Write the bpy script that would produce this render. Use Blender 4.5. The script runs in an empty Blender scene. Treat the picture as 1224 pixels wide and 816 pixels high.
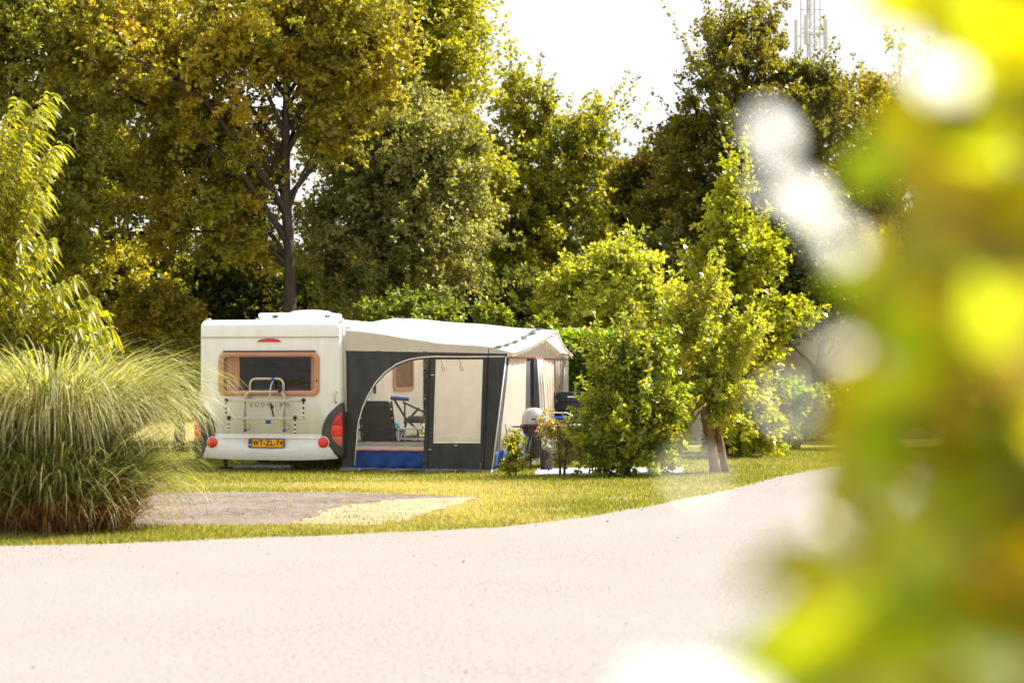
import bpy, math, random
import numpy as np
from mathutils import Vector, Matrix
from mathutils.geometry import tessellate_polygon
random.seed(7); rng = np.random.default_rng(11)
sc = bpy.context.scene; COL = sc.collection
R_ = math.radians
F = 2380.0; HOR = 446.0; CX = 612.0; CAMZ = 1.6
def at(px, py, Y): return Vector(((px-CX)/F*Y, Y, (HOR-py)/F*Y+CAMZ))
def gnd(px, py): Y = CAMZ*F/(py-HOR); return ((px-CX)/F*Y, Y)

# ------------------------------------------------------------------ camera, world, sun
cam_d = bpy.data.cameras.new('camera'); cam = bpy.data.objects.new('camera', cam_d); COL.objects.link(cam)
cam_d.lens = 70; cam_d.sensor_width = 36; cam_d.clip_end = 3000; cam_d.clip_start = .05
cam.location = (0, 0, CAMZ); cam.rotation_euler = (R_(90)+math.atan((HOR-408)/F), 0, 0)
cam_d.dof.use_dof = True; cam_d.dof.focus_distance = 31.5; cam_d.dof.aperture_fstop = 2.0
sc.camera = cam
SUN_AZ, SUN_EL = R_(70), R_(50)      # azimuth measured from +Y towards +X
w = bpy.data.worlds.new('World'); sc.world = w; w.use_nodes = True
nt = w.node_tree; nt.nodes.clear()
out = nt.nodes.new('ShaderNodeOutputWorld'); bg = nt.nodes.new('ShaderNodeBackground')
sky = nt.nodes.new('ShaderNodeTexSky'); sky.sky_type = 'NISHITA'; sky.sun_disc = False
sky.sun_elevation = SUN_EL; sky.sun_rotation = SUN_AZ
tc = nt.nodes.new('ShaderNodeTexCoord'); mp = nt.nodes.new('ShaderNodeMapping'); mp.inputs['Scale'].default_value = (1, 1, 2.6)
no = nt.nodes.new('ShaderNodeTexNoise'); no.inputs['Scale'].default_value = 2.2; no.inputs['Detail'].default_value = 7; no.inputs['Roughness'].default_value = .6
rp = nt.nodes.new('ShaderNodeValToRGB'); rp.color_ramp.elements[0].position = .18; rp.color_ramp.elements[1].position = .5
mx = nt.nodes.new('ShaderNodeMix'); mx.data_type = 'RGBA'; mx.inputs['B'].default_value = (4.85, 4.74, 4.78, 1)
no2 = nt.nodes.new('ShaderNodeTexNoise'); no2.inputs['Scale'].default_value = 5.5; no2.inputs['Detail'].default_value = 8
mr = nt.nodes.new('ShaderNodeMapRange'); mr.inputs['From Min'].default_value = .3; mr.inputs['From Max'].default_value = .7; mr.inputs['To Min'].default_value = .86; mr.inputs['To Max'].default_value = 1.1
hs = nt.nodes.new('ShaderNodeHueSaturation')
L = nt.links.new
L(tc.outputs['Generated'], mp.inputs['Vector']); L(mp.outputs[0], no.inputs['Vector']); L(no.outputs['Fac'], rp.inputs['Fac'])
L(mp.outputs[0], no2.inputs['Vector']); L(no2.outputs['Fac'], mr.inputs['Value'])
L(sky.outputs[0], mx.inputs['A']); L(rp.outputs['Color'], mx.inputs['Factor'])
L(mx.outputs['Result'], hs.inputs['Color']); L(mr.outputs[0], hs.inputs['Value'])
L(hs.outputs[0], bg.inputs['Color']); bg.inputs['Strength'].default_value = .1; L(bg.outputs[0], out.inputs['Surface'])
sd = bpy.data.lights.new('sun', 'SUN'); so = bpy.data.objects.new('sun', sd); COL.objects.link(so)
sd.energy = 5.0; sd.angle = R_(.53); sd.color = (1, .96, .9)
tosun = Vector((math.sin(SUN_AZ)*math.cos(SUN_EL), math.cos(SUN_AZ)*math.cos(SUN_EL), math.sin(SUN_EL)))
so.rotation_euler = tosun.to_track_quat('Z', 'Y').to_euler(); so.location = (0, 0, 40)
sc.view_settings.view_transform = 'Standard'; sc.view_settings.look = 'None'; sc.view_settings.gamma = 1
sc.view_settings.exposure = 1.25
sc.cycles.max_bounces = 8; sc.cycles.diffuse_bounces = 4; sc.cycles.glossy_bounces = 3; sc.cycles.transmission_bounces = 5; sc.cycles.transparent_max_bounces = 12
sc.cycles.use_denoising = True

# ------------------------------------------------------------------ materials
def mat(name, col, rough=.55, metal=0, var=.12, scale=6, bump=0, bscale=60, trans=None, tcol=None, alpha=None, spec=.4, coat=0, col2=None, stretch=None):
    m = bpy.data.materials.new(name); m.use_nodes = True; n = m.node_tree; n.nodes.clear(); l = n.links.new
    o = n.nodes.new('ShaderNodeOutputMaterial'); p = n.nodes.new('ShaderNodeBsdfPrincipled')
    p.inputs['Roughness'].default_value = rough; p.inputs['Metallic'].default_value = metal
    p.inputs['Specular IOR Level'].default_value = spec; p.inputs['Coat Weight'].default_value = coat
    t = n.nodes.new('ShaderNodeTexCoord'); z = n.nodes.new('ShaderNodeTexNoise'); z.inputs['Scale'].default_value = scale; z.inputs['Detail'].default_value = 6
    src = t.outputs['Object']
    if stretch:
        mm = n.nodes.new('ShaderNodeMapping'); mm.inputs['Scale'].default_value = stretch; l(src, mm.inputs['Vector']); src = mm.outputs[0]
    l(src, z.inputs['Vector'])
    r = n.nodes.new('ShaderNodeValToRGB'); r.color_ramp.elements[0].position = .3; r.color_ramp.elements[1].position = .7
    c2 = col2 or tuple(min(1, c*(1+var)) for c in col)
    r.color_ramp.elements[0].color = (*[c*(1-var) for c in col], 1); r.color_ramp.elements[1].color = (*c2, 1)
    l(z.outputs['Fac'], r.inputs['Fac']); l(r.outputs['Color'], p.inputs['Base Color'])
    if bump:
        zb = n.nodes.new('ShaderNodeTexNoise'); zb.inputs['Scale'].default_value = bscale; zb.inputs['Detail'].default_value = 4; l(src, zb.inputs['Vector'])
        b = n.nodes.new('ShaderNodeBump'); b.inputs['Strength'].default_value = bump; b.inputs['Distance'].default_value = .02
        l(zb.outputs['Fac'], b.inputs['Height']); l(b.outputs[0], p.inputs['Normal'])
    sh = p.outputs[0]
    if trans:
        tr = n.nodes.new('ShaderNodeBsdfTranslucent'); tr.inputs['Color'].default_value = (*(tcol or col), 1)
        ms = n.nodes.new('ShaderNodeMixShader'); ms.inputs[0].default_value = trans; l(sh, ms.inputs[1]); l(tr.outputs[0], ms.inputs[2]); sh = ms.outputs[0]
    if alpha is not None:
        tp = n.nodes.new('ShaderNodeBsdfTransparent'); ms = n.nodes.new('ShaderNodeMixShader'); ms.inputs[0].default_value = alpha
        l(tp.outputs[0], ms.inputs[1]); l(sh, ms.inputs[2]); sh = ms.outputs[0]
    l(sh, o.inputs['Surface']); m['_r'] = 1
    return m
def leaf_mat(name, trans=.5, rough=.45, spec=.5, boost=(1.5, 1.5, .5)):
    m = bpy.data.materials.new(name); m.use_nodes = True; n = m.node_tree; n.nodes.clear(); l = n.links.new
    o = n.nodes.new('ShaderNodeOutputMaterial'); p = n.nodes.new('ShaderNodeBsdfPrincipled')
    p.inputs['Roughness'].default_value = rough; p.inputs['Specular IOR Level'].default_value = spec
    a = n.nodes.new('ShaderNodeAttribute'); a.attribute_name = 'tint'
    l(a.outputs['Color'], p.inputs['Base Color'])
    mu = n.nodes.new('ShaderNodeMix'); mu.data_type = 'RGBA'; mu.blend_type = 'MULTIPLY'; mu.inputs['Factor'].default_value = 1
    mu.inputs['B'].default_value = (*boost, 1); mu.clamp_result = True; l(a.outputs['Color'], mu.inputs['A'])
    tr = n.nodes.new('ShaderNodeBsdfTranslucent'); l(mu.outputs['Result'], tr.inputs['Color'])
    ms = n.nodes.new('ShaderNodeMixShader'); ms.inputs[0].default_value = trans
    l(p.outputs[0], ms.inputs[1]); l(tr.outputs[0], ms.inputs[2]); l(ms.outputs[0], o.inputs['Surface'])
    return m
M = dict(
 leaf=leaf_mat('leaf', .5, .38, .6, boost=(2.1, 2.0, .7)), glossleaf=leaf_mat('glossy_leaf', .5, .3, .6, boost=(2.2, 2.0, .5)),
 nearleaf=leaf_mat('near_leaf', .76, .4, .4, boost=(1.65, 1.55, .45)), blade=leaf_mat('grass_blade', .5, .5, .4, boost=(1.7, 1.5, .5)), pale=leaf_mat('pale_leaf', .5, .35, .6, boost=(1.1, 1.1, 1)),
 bark=mat('bark', (.045, .032, .022), .9, var=.4, scale=9, bump=.8, bscale=25, stretch=(1, 1, .3)),
 bark2=mat('warm_bark', (.17, .105, .06), .9, var=.4, scale=14, bump=.8, bscale=30, stretch=(1, 1, .2)),
 twig=mat('twig', (.12, .085, .05), .8, var=.3),
 white=mat('white_shell', (.80, .80, .79), .34, var=.045, scale=2.2, coat=.25, bump=.02, bscale=8, stretch=(5, 5, .7)),
 white2=mat('white_plastic', (.74, .73, .71), .4, var=.04), cream=mat('cream_plastic', (.62, .56, .42), .45),
 trim=mat('seam_trim', (.42, .40, .36), .4), copper=mat('copper_frame', (.50, .25, .15), .4, var=.1, scale=3),
 dark=mat('dark_rubber', (.02, .02, .02), .6), dgrey=mat('dark_grey_plastic', (.055, .053, .058), .45, var=.2), black=mat('black_metal', (.015, .015, .015), .4),
 red=mat('red_lens', (.55, .012, .008), .2, coat=.5), redl=mat('bright_red_lens', (.75, .03, .02), .2, coat=.5), amber=mat('pale_lens', (.5, .12, .06), .2, coat=.5),
 plate=mat('yellow_plate', (.85, .42, .01), .4, var=.03), blue=mat('blue_plastic', (.01, .07, .35), .4), ink=mat('ink', (.01, .01, .01), .5),
 alu=mat('aluminium_tube', (.50, .45, .38), .35, metal=.25, var=.05), badge=mat('grey_lettering', (.42, .40, .36), .4, metal=.3),
 curtain=mat('curtain_cloth', (.8, .6, .47), .9, var=.1, bump=.3, scale=30, stretch=(1, 1, .02)), interior=mat('cupboard_brown', (.17, .09, .05), .6, var=.3),
 canvas=mat('grey_canvas', (.05, .05, .054), .85, var=.25, scale=5, bump=.8, bscale=5, stretch=(1, 1, .4)), skirt=mat('skirt_canvas', (.17, .17, .18), .8, var=.2, bump=.4, bscale=7),
 roofc=mat('roof_canvas', (.66, .655, .65), .6, var=.06, scale=3, trans=.6, tcol=(.98, .93, .85), bump=.5, bscale=3),
 creamc=mat('cream_canvas', (.62, .60, .56), .8, var=.08, trans=.35, tcol=(.85, .78, .68), bump=.3, bscale=5),
 bluec=mat('blue_canvas', (.007, .05, .21), .7, var=.25, scale=4, bump=.5, bscale=6), pipe=mat('white_piping', (.75, .73, .7), .5), redp=mat('red_piping', (.5, .05, .05), .5),
 glint=mat('painted_glint', (.8, .77, .67), .42, spec=.4, trans=.3, tcol=(.8, .8, .6)), frontfilm=mat('front_film', (.78, .74, .67), .3, trans=.55, tcol=(.95, .89, .79), alpha=.7, bump=.3, bscale=3, stretch=(1, 1, .3)), hem=mat('film_hem_fabric', (.42, .40, .37), .7, trans=.3),  # glint: sun sparkle on leaves put into a pale base colour
 pvc=mat('clear_film', (.75, .70, .62), .12, alpha=.05, spec=.6, bump=.35, bscale=4), mesh=mat('net_window', (.8, .77, .70), .7, trans=.55, tcol=(.95, .88, .77), alpha=.68, bump=.2),
 striped=mat('striped_curtain', (.72, .70, .66), .8, trans=.3, var=.05), tauped=mat('taupe_canvas', (.36, .31, .27), .8, trans=.2, tcol=(.4, .3, .2)),
 seat=mat('black_padding', (.022, .022, .026), .55, bump=.3, bscale=12), navy=mat('navy_fabric', (.02, .05, .16), .6), table=mat('table_top', (.6, .58, .55), .4),
 lid=mat('grill_lid', (.45, .44, .43), .3, metal=.5), grillm=mat('grill_body', (.05, .03, .04), .35),
 tarp=mat('ground_mat', (.36, .36, .38), .7, var=.1), cabin=mat('cream_boards', (.55, .47, .34), .7, var=.1), steel=mat('galvanised_steel', (.42, .42, .43), .5, metal=.3),
 panelm=mat('antenna_cover', (.6, .62, .58), .5), terracotta=mat('basket_brown', (.25, .12, .06), .8), tyre=mat('tyre', (.02, .02, .02), .8), skyb=mat('cyan_plastic', (.02, .3, .5), .4),
 tan=mat('tan_box', (.42, .31, .2), .6), orange=mat('orange_bunting', (.8, .3, .03), .6), greenb=mat('green_bunting', (.1, .45, .25), .6),
)
def glass_mat():
    m = bpy.data.materials.new('tinted_pane'); m.use_nodes = True; n = m.node_tree; n.nodes.clear(); l = n.links.new
    o = n.nodes.new('ShaderNodeOutputMaterial'); g = n.nodes.new('ShaderNodeBsdfGlossy'); g.inputs['Roughness'].default_value = .04
    t = n.nodes.new('ShaderNodeBsdfTransparent'); t.inputs['Color'].default_value = (.8, .68, .6, 1); fr = n.nodes.new('ShaderNodeFresnel'); fr.inputs['IOR'].default_value = 1.5
    no_ = n.nodes.new('ShaderNodeTexNoise'); no_.inputs['Scale'].default_value = 2.5; b = n.nodes.new('ShaderNodeBump'); b.inputs['Strength'].default_value = .12; b.inputs['Distance'].default_value = .05
    l(no_.outputs['Fac'], b.inputs['Height']); l(b.outputs[0], g.inputs['Normal'])
    ms = n.nodes.new('ShaderNodeMixShader'); l(fr.outputs[0], ms.inputs[0]); l(t.outputs[0], ms.inputs[1]); l(g.outputs[0], ms.inputs[2]); l(ms.outputs[0], o.inputs['Surface'])
    return m
M['glass'] = glass_mat()
for k_ in ('canvas', 'roofc', 'creamc'): M[k_].node_tree.nodes['Bump'].inputs['Distance'].default_value = .07

# ------------------------------------------------------------------ mesh helpers
def tag(o, label=None, cat=None, group=None, kind=None):
    if label: o['label'] = label
    if cat: o['category'] = cat
    if group: o['group'] = group
    if kind: o['kind'] = kind
    return o
def link(o, parent=None):
    COL.objects.link(o)
    if parent: o.parent = parent
    return o
def empty(name, loc, rz=0, label=None, cat=None, group=None):
    o = bpy.data.objects.new(name, None); o.empty_display_size = .2; link(o); o.location = loc; o.rotation_euler = (0, 0, rz)
    return tag(o, label, cat, group)
class MB:
    def __init__(s): s.v = []; s.f = []
    def add(s, vs, fs):
        k = len(s.v); s.v += [tuple(v) for v in vs]; s.f += [tuple(k+i for i in f) for f in fs]; return s
    def box(s, x0, x1, y0, y1, z0, z1):
        return s.add([(x0,y0,z0),(x1,y0,z0),(x1,y1,z0),(x0,y1,z0),(x0,y0,z1),(x1,y0,z1),(x1,y1,z1),(x0,y1,z1)],
                     [(0,3,2,1),(4,5,6,7),(0,1,5,4),(1,2,6,5),(2,3,7,6),(3,0,4,7)])
    def tube(s, pts, r, n=8):
        pts = [Vector(p) for p in pts]; m = len(pts)
        rs = r if isinstance(r, (list, tuple)) else [r]*m
        vs = []; ref = None
        for i, p in enumerate(pts):
            t = (pts[min(i+1, m-1)]-pts[max(i-1, 0)]).normalized()
            if ref is None: ref = t.orthogonal().normalized()
            a = (ref-t*ref.dot(t)).normalized(); b = t.cross(a); ref = a
            vs += [p+(a*math.cos(2*math.pi*k/n)+b*math.sin(2*math.pi*k/n))*rs[i] for k in range(n)]
        fs = [(i*n+k, i*n+(k+1)%n, (i+1)*n+(k+1)%n, (i+1)*n+k) for i in range(m-1) for k in range(n)]
        fs += [tuple(range(n))[::-1], tuple((m-1)*n+k for k in range(n))]
        return s.add(vs, fs)
    def grid(s, fn, nu, nv):
        vs = [fn(i/nu, j/nv) for j in range(nv+1) for i in range(nu+1)]
        return s.add(vs, [(j*(nu+1)+i, j*(nu+1)+i+1, (j+1)*(nu+1)+i+1, (j+1)*(nu+1)+i) for j in range(nv) for i in range(nu)])
    def poly(s, loops, conv):       # first loop outline, others holes; conv maps 2D to 3D
        L3 = [[Vector((p[0], p[1], 0)) for p in lp] for lp in loops]
        tr = tessellate_polygon(L3); flat = [p for lp in loops for p in lp]
        return s.add([conv(*p) for p in flat], tr)
    def prism(s, poly, conv, d0, d1):   # conv(a,b,d)
        n = len(poly); vs = [conv(a, b, d0) for a, b in poly]+[conv(a, b, d1) for a, b in poly]
        return s.add(vs, [tuple(range(n)), tuple(range(2*n-1, n-1, -1))]+[(i, (i+1) % n, n+(i+1) % n, n+i) for i in range(n)])
    def lathe(s, prof, fn, n=20):    # prof [(r,h)], fn(a,b,h)
        m = len(prof); vs = [fn(r*math.cos(2*math.pi*k/n), r*math.sin(2*math.pi*k/n), h) for r, h in prof for k in range(n)]
        fs = [(i*n+k, i*n+(k+1) % n, (i+1)*n+(k+1) % n, (i+1)*n+k) for i in range(m-1) for k in range(n)]
        fs += [tuple(range(n))[::-1], tuple((m-1)*n+k for k in range(n))]
        return s.add(vs, fs)
    def build(s, name, m, parent=None, smooth=False, bevel=0, thick=0, fix=True):
        me = bpy.data.meshes.new(name); me.from_pydata(s.v, [], s.f); me.update()
        if fix:
            import bmesh
            bm = bmesh.new(); bm.from_mesh(me); bmesh.ops.recalc_face_normals(bm, faces=bm.faces); bm.to_mesh(me); bm.free()
        me.materials.append(M[m] if isinstance(m, str) else m)
        if smooth: me.shade_smooth()
        o = bpy.data.objects.new(name, me); link(o, parent)
        if thick: md = o.modifiers.new('t', 'SOLIDIFY'); md.thickness = thick; md.offset = 0
        if bevel: md = o.modifiers.new('b', 'BEVEL'); md.width = bevel; md.segments = 2; md.limit_method = 'ANGLE'; me.shade_smooth(); md.harden_normals = False; md2 = o.modifiers.new('e', 'EDGE_SPLIT') if False else None
        return o
def text_obj(name, body, size, m, parent, mtx, ext=.002, spacing=1.0):
    c = bpy.data.curves.new(name, 'FONT'); c.body = body; c.size = size; c.extrude = ext; c.offset = size*.022; c.align_x = 'CENTER'; c.align_y = 'CENTER'; c.space_character = spacing
    t = bpy.data.objects.new('tmp', c); COL.objects.link(t); bpy.context.view_layer.update()
    me = bpy.data.meshes.new_from_object(t.evaluated_get(bpy.context.evaluated_depsgraph_get())); COL.objects.unlink(t); bpy.data.objects.remove(t)
    me.transform(mtx); me.materials.clear(); me.materials.append(M[m]); me.name = name
    return link(bpy.data.objects.new(name, me), parent)

# fast numpy leaf mesh: one folded quad (seg=1) or a bent strip (seg>1) per leaf
def norm(a): return a/np.maximum(np.linalg.norm(a, axis=1, keepdims=True), 1e-9)
def mesh_np(name, verts, quads, cols, material, parent=None, smooth=False):
    me = bpy.data.meshes.new(name); nv = len(verts); nf, k = quads.shape
    me.vertices.add(nv); me.vertices.foreach_set('co', verts.astype(np.float32).ravel())
    me.loops.add(nf*k); me.loops.foreach_set('vertex_index', quads.astype(np.int32).ravel())
    me.polygons.add(nf); me.polygons.foreach_set('loop_start', (np.arange(nf)*k).astype(np.int32))
    me.update(calc_edges=True)
    at_ = me.attributes.new('tint', 'FLOAT_COLOR', 'POINT')
    c4 = np.ones((nv, 4), np.float32); c4[:, :3] = cols; at_.data.foreach_set('color', c4.ravel())
    me.materials.append(M[material])
    if smooth: me.shade_smooth()
    return link(bpy.data.objects.new(name, me), parent)
def leaves_np(pos, dirs, length, width, cols, seg=1, fold=.25, droop=0., lobed=False):
    n = len(pos); d = norm(dirs); r = norm(rng.normal(size=(n, 3))+np.array([0, 0, .6])); side = norm(np.cross(d, r)); up = np.cross(side, d)
    length = np.asarray(length).reshape(-1, 1)*np.ones((n, 1)); wd = np.asarray(width).reshape(-1, 1)*np.ones((n, 1))
    if seg == 1:
        v = np.stack([pos, pos+d*length*.5+side*wd*.5+up*wd*fold, pos+d*length, pos+d*length*.5-side*wd*.5+up*wd*fold], 1).reshape(-1, 3)
        q = np.arange(n*4).reshape(n, 4); return v, q, np.repeat(cols, 4, 0)
    rows = []
    for i in range(seg+1):
        t = i/seg; wv = math.sin(math.pi*min(1, .06+t*.94))**.8 if i < seg else .02
        c = pos+d*length*t; c = c+np.array([0, 0, -1])*length*droop*t*t
        rows += [c-side*wd*.5*wv+up*wd*fold*wv, c, c+side*wd*.5*wv+up*wd*fold*wv]
    v = np.stack(rows, 1).reshape(-1, 3); m = 3*(seg+1); fq = []
    for i in range(seg):
        a = i*3; fq += [[a, a+1, a+4, a+3], [a+1, a+2, a+5, a+4]]
    q = (np.arange(n)[:, None, None]*m+np.array(fq)[None]).reshape(-1, 4)
    return v, q, np.repeat(cols, m, 0)
def tint(n, cols, var=.25, wts=None):
    cols = np.array(cols); i = rng.choice(len(cols), n, p=wts); j = rng.choice(len(cols), n, p=wts); t = rng.random((n, 1))
    c = cols[i]*(1-t*.5)+cols[j]*t*.5
    return np.clip(c*(1+var*rng.uniform(-1, 1, (n, 1))), 0, 1)

# ------------------------------------------------------------------ ground, road, pad
def wob(p, a): return (p[0]+random.uniform(-a, a), p[1]+random.uniform(-a, a))
def dense(poly, step=.35, a=.05):
    o = []
    for p, q in zip(poly[:-1], poly[1:]):
        n = max(1, int(math.dist(p, q)/step))
        for i in range(n): o.append(wob((p[0]+(q[0]-p[0])*i/n, p[1]+(q[1]-p[1])*i/n), a))
    return o+[poly[-1]]
def ground_mat(name, cols, scales, bump, rough=.95):
    m = bpy.data.materials.new(name); m.use_nodes = True; n = m.node_tree; p = n.nodes['Principled BSDF']; l = n.links.new
    p.inputs['Roughness'].default_value = rough; p.inputs['Specular IOR Level'].default_value = .2
    g = n.nodes.new('ShaderNodeNewGeometry'); prev = None
    for i, (c, s_) in enumerate(zip(cols, scales)):
        if prev is None: prev = n.nodes.new('ShaderNodeRGB'); prev.outputs[0].default_value = (*c, 1); prev = prev.outputs[0]; continue
        z = n.nodes.new('ShaderNodeTexNoise'); z.inputs['Scale'].default_value = s_[0]; z.inputs['Detail'].default_value = 5; z.inputs['Roughness'].default_value = .65
        mp_ = n.nodes.new('ShaderNodeMapping'); mp_.inputs['Location'].default_value = (i*7.3, i*3.1, 0); l(g.outputs['Position'], mp_.inputs[0]); l(mp_.outputs[0], z.inputs['Vector'])
        r = n.nodes.new('ShaderNodeMapRange'); r.inputs['From Min'].default_value = s_[1]; r.inputs['From Max'].default_value = s_[2]; l(z.outputs['Fac'], r.inputs['Value'])
        x = n.nodes.new('ShaderNodeMix'); x.data_type = 'RGBA'; x.inputs['B'].default_value = (*c, 1); l(prev, x.inputs['A']); l(r.outputs[0], x.inputs['Factor']); prev = x.outputs['Result']
    l(prev, p.inputs['Base Color'])
    z = n.nodes.new('ShaderNodeTexNoise'); z.inputs['Scale'].default_value = 45; z.inputs['Detail'].default_value = 5; l(g.outputs['Position'], z.inputs['Vector'])
    b = n.nodes.new('ShaderNodeBump'); b.inputs['Strength'].default_value = bump; b.inputs['Distance'].default_value = .02; l(z.outputs['Fac'], b.inputs['Height']); l(b.outputs[0], p.inputs['Normal'])
    return m
M['lawn'] = ground_mat('lawn_soil', [(.20, .18, .04), (.28, .23, .07), (.12, .09, .045)], [0, (1.5, .4, .6), (.7, .55, .75)], .8)
M['asphalt'] = ground_mat('pale_asphalt', [(.232, .212, .192), (.20, .178, .155), (.29, .265, .245), (.09, .075, .062), (.36, .335, .318)], [0, (.35, .4, .7), (34, .46, .58), (42, .58, .70), (26, .58, .72)], .55)
M['straw'] = ground_mat('trodden_straw', [(.36, .29, .18), (.24, .19, .12), (.42, .35, .22)], [0, (3, .45, .6), (20, .5, .65)], .9)
M['sand'] = ground_mat('sandy_hardstanding', [(.19, .15, .12), (.115, .085, .066), (.25, .205, .17), (.06, .043, .033)], [0, (.8, .42, .6), (9, .45, .65), (2.2, .6, .72)], .9)  # darker noise patches: soil tone with tree shade painted in
gm = MB(); gm.box(-600, 600, -60, 1500, -.5, 0); tag(gm.build('ground', 'lawn'), kind='structure')
edge_px = [(-60, 656), (0, 652), (130, 650), (300, 643), (450, 637), (600, 630), (700, 618), (800, 600), (880, 583), (940, 568), (985, 560), (1010, 556)]
edge = [gnd(*p) for p in edge_px]
edge = [(-40, 14), (-14, 17.2)]+edge+[(12, 46), (30, 70)]
edge_d = dense(edge, .3, .045)
road_poly = edge_d+[(36, 64), (17, 44), (9.5, 32), (5.2, 20), (3.1, 10), (1.0, 3.5), (.55, 1.5), (.5, -12), (-40, -12)]
rm = MB(); rm.poly([road_poly], lambda a, b: (a, b, .004)); tag(rm.build('road', 'asphalt'), kind='structure')
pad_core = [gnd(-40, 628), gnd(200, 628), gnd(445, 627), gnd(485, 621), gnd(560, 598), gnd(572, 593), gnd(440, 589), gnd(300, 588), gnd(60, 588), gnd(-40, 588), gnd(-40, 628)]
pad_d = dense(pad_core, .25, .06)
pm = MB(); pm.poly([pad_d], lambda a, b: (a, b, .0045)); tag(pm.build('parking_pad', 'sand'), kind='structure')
dg = dense([gnd(350, 627.5), gnd(400, 606), gnd(470, 597), gnd(575, 593.5), gnd(562, 599), gnd(486, 622), gnd(445, 627.8), gnd(350, 627.5)], .15, .1)
dm = MB(); dm.poly([dg], lambda a, b: (a, b, .008)); tag(dm.build('worn_ground', 'straw'), kind='structure')
tp = [gnd(640, 559.5), gnd(818, 558.5), gnd(816, 566.5), gnd(760, 567.5), gnd(690, 568.5), gnd(640, 568)]
t_ = MB(); t_.poly([dense(tp+[tp[0]], .5, .02)], lambda a, b: (a, b, .008)); tag(t_.build('paving', 'tarp'), kind='structure')
def inpoly(x, y, poly):
    ins = np.zeros(len(x), bool); P = poly; j = len(P)-1
    for i in range(len(P)):
        xi, yi = P[i]; xj, yj = P[j]
        c = ((yi > y) != (yj > y)) & (x < (xj-xi)*(y-yi)/((yj-yi) or 1e-9)+xi); ins ^= c; j = i
    return ins
def snoise(x, y, s, seed=0):
    r = np.random.default_rng(seed); o = 0
    for k in range(5):
        a = r.uniform(0, 6.28); f = s*(1+k*.7); o = o+np.sin(f*(x*math.cos(a)+y*math.sin(a))+r.uniform(0, 6.28))/(1+k*.4)
    return o/2.6
N = 330000
yy = 17.2+26*rng.random(N)**1.15; xx = (rng.random(N)-.5)*.62*yy+.15
keep = ~inpoly(xx, yy, road_poly) & ~inpoly(xx, yy, tp)
inp = inpoly(xx, yy, pad_d); keep &= ~(inp & (rng.random(N) > .02+.22*inpoly(xx, yy, dg)*(1+.8*snoise(xx, yy, 5, 31))))
keep &= ~((snoise(xx, yy, 1.1, 4) > .75) & (rng.random(N) < .6))
xx, yy, inp = xx[keep], yy[keep], inp[keep]; n = len(xx); xx += rng.normal(size=n)*.04; yy += rng.normal(size=n)*.05*(1+(snoise(xx, yy, 6, 12) > .6))
dry = np.clip(np.exp(-(((xx+.9)/1.25)**2+((yy-24.6)/2.6)**2))*1.3+np.exp(-(((xx+1.6)/1.9)**2+((yy-28.3)/.9)**2))*1.1+.35*snoise(xx, yy, .9, 2)+.3*rng.random(n)-.15, 0, 1)[:, None]
gc = np.array([[.175, .20, .02]])*(1-dry)+np.array([[.50, .43, .19]])*dry
gc = gc*(1+.35*rng.uniform(-1, 1, (n, 1)))
h = rng.uniform(.02, .055, n)*(1-.4*dry[:, 0])*(1+.5*np.clip(snoise(xx, yy, 2.3, 9), 0, 1)); wd = rng.uniform(.004, .009, n)
pos = np.stack([xx, yy, np.zeros(n)], 1); ang = rng.uniform(0, 6.28, n); sv = np.stack([np.cos(ang), np.sin(ang), 0*ang], 1)*wd[:, None]
ln = np.stack([rng.normal(size=n)*.35, rng.normal(size=n)*.35, np.ones(n)], 1)*h[:, None]
v = np.stack([pos-sv, pos+sv, pos+ln], 1).reshape(-1, 3)
g = mesh_np('lawn_grass', v, np.arange(n*3).reshape(n, 3), np.repeat(gc, 3, 0), 'blade'); tag(g, 'short yellow green grass covering the lawn beyond the road', 'grass', kind='stuff')

nd = 900; di = rng.integers(6, len(edge_d)-25, nd); ed_ = np.array(edge_d)[di]; off = np.abs(rng.normal(size=nd))*.5
dp = np.stack([ed_[:, 0]+rng.normal(size=nd)*.25, ed_[:, 1]-off+.05, np.full(nd, .008)], 1)
far_ = 70; dp = np.concatenate([dp, np.stack([rng.uniform(-5, 4, far_), rng.uniform(10, 20, far_), np.full(far_, .008)], 1)]); nd = len(dp)
dd = np.stack([rng.normal(size=nd), rng.normal(size=nd), rng.random(nd)*.3], 1)
v, q, c = leaves_np(dp, dd, rng.uniform(.008, .035, nd), rng.uniform(.006, .02, nd), tint(nd, [(.20, .12, .05), (.10, .065, .035), (.3, .24, .12)], .4)); tag(mesh_np('fallen_leaves', v, q, c, 'blade'), 'small dry leaves and crumbs scattered over the road and along its edge', 'fallen leaves', kind='stuff')
# ------------------------------------------------------------------ caravan frame
TH = R_(-12); RX, RY = -2.778, 32.4; W = 2.45; CL = 5.6
ca, sa = math.cos(TH), math.sin(TH)
def lw(x, y, z=0): return (RX+x*ca-y*sa, RY+x*sa+y*ca, z)
def ray(px, py):
    o = (-RX, -RY); d = ((px-CX)/F, 1.0)
    return (o[0]*ca+o[1]*sa, -o[0]*sa+o[1]*ca), (d[0]*ca+d[1]*sa, -d[0]*sa+d[1]*ca), (HOR-py)/F
def ly(px, py, y0=0):   # pixel -> local on plane y=y0
    o, d, s_ = ray(px, py); t = (y0-o[1])/d[1]; return (o[0]+d[0]*t, y0, CAMZ+s_*t)
def lx(px, py, x0=0):
    o, d, s_ = ray(px, py); t = (x0-o[0])/d[0]; return (x0, o[1]+d[1]*t, CAMZ+s_*t)
def xz(px, py, y0=0): p = ly(px, py, y0); return (p[0], p[2])
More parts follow.
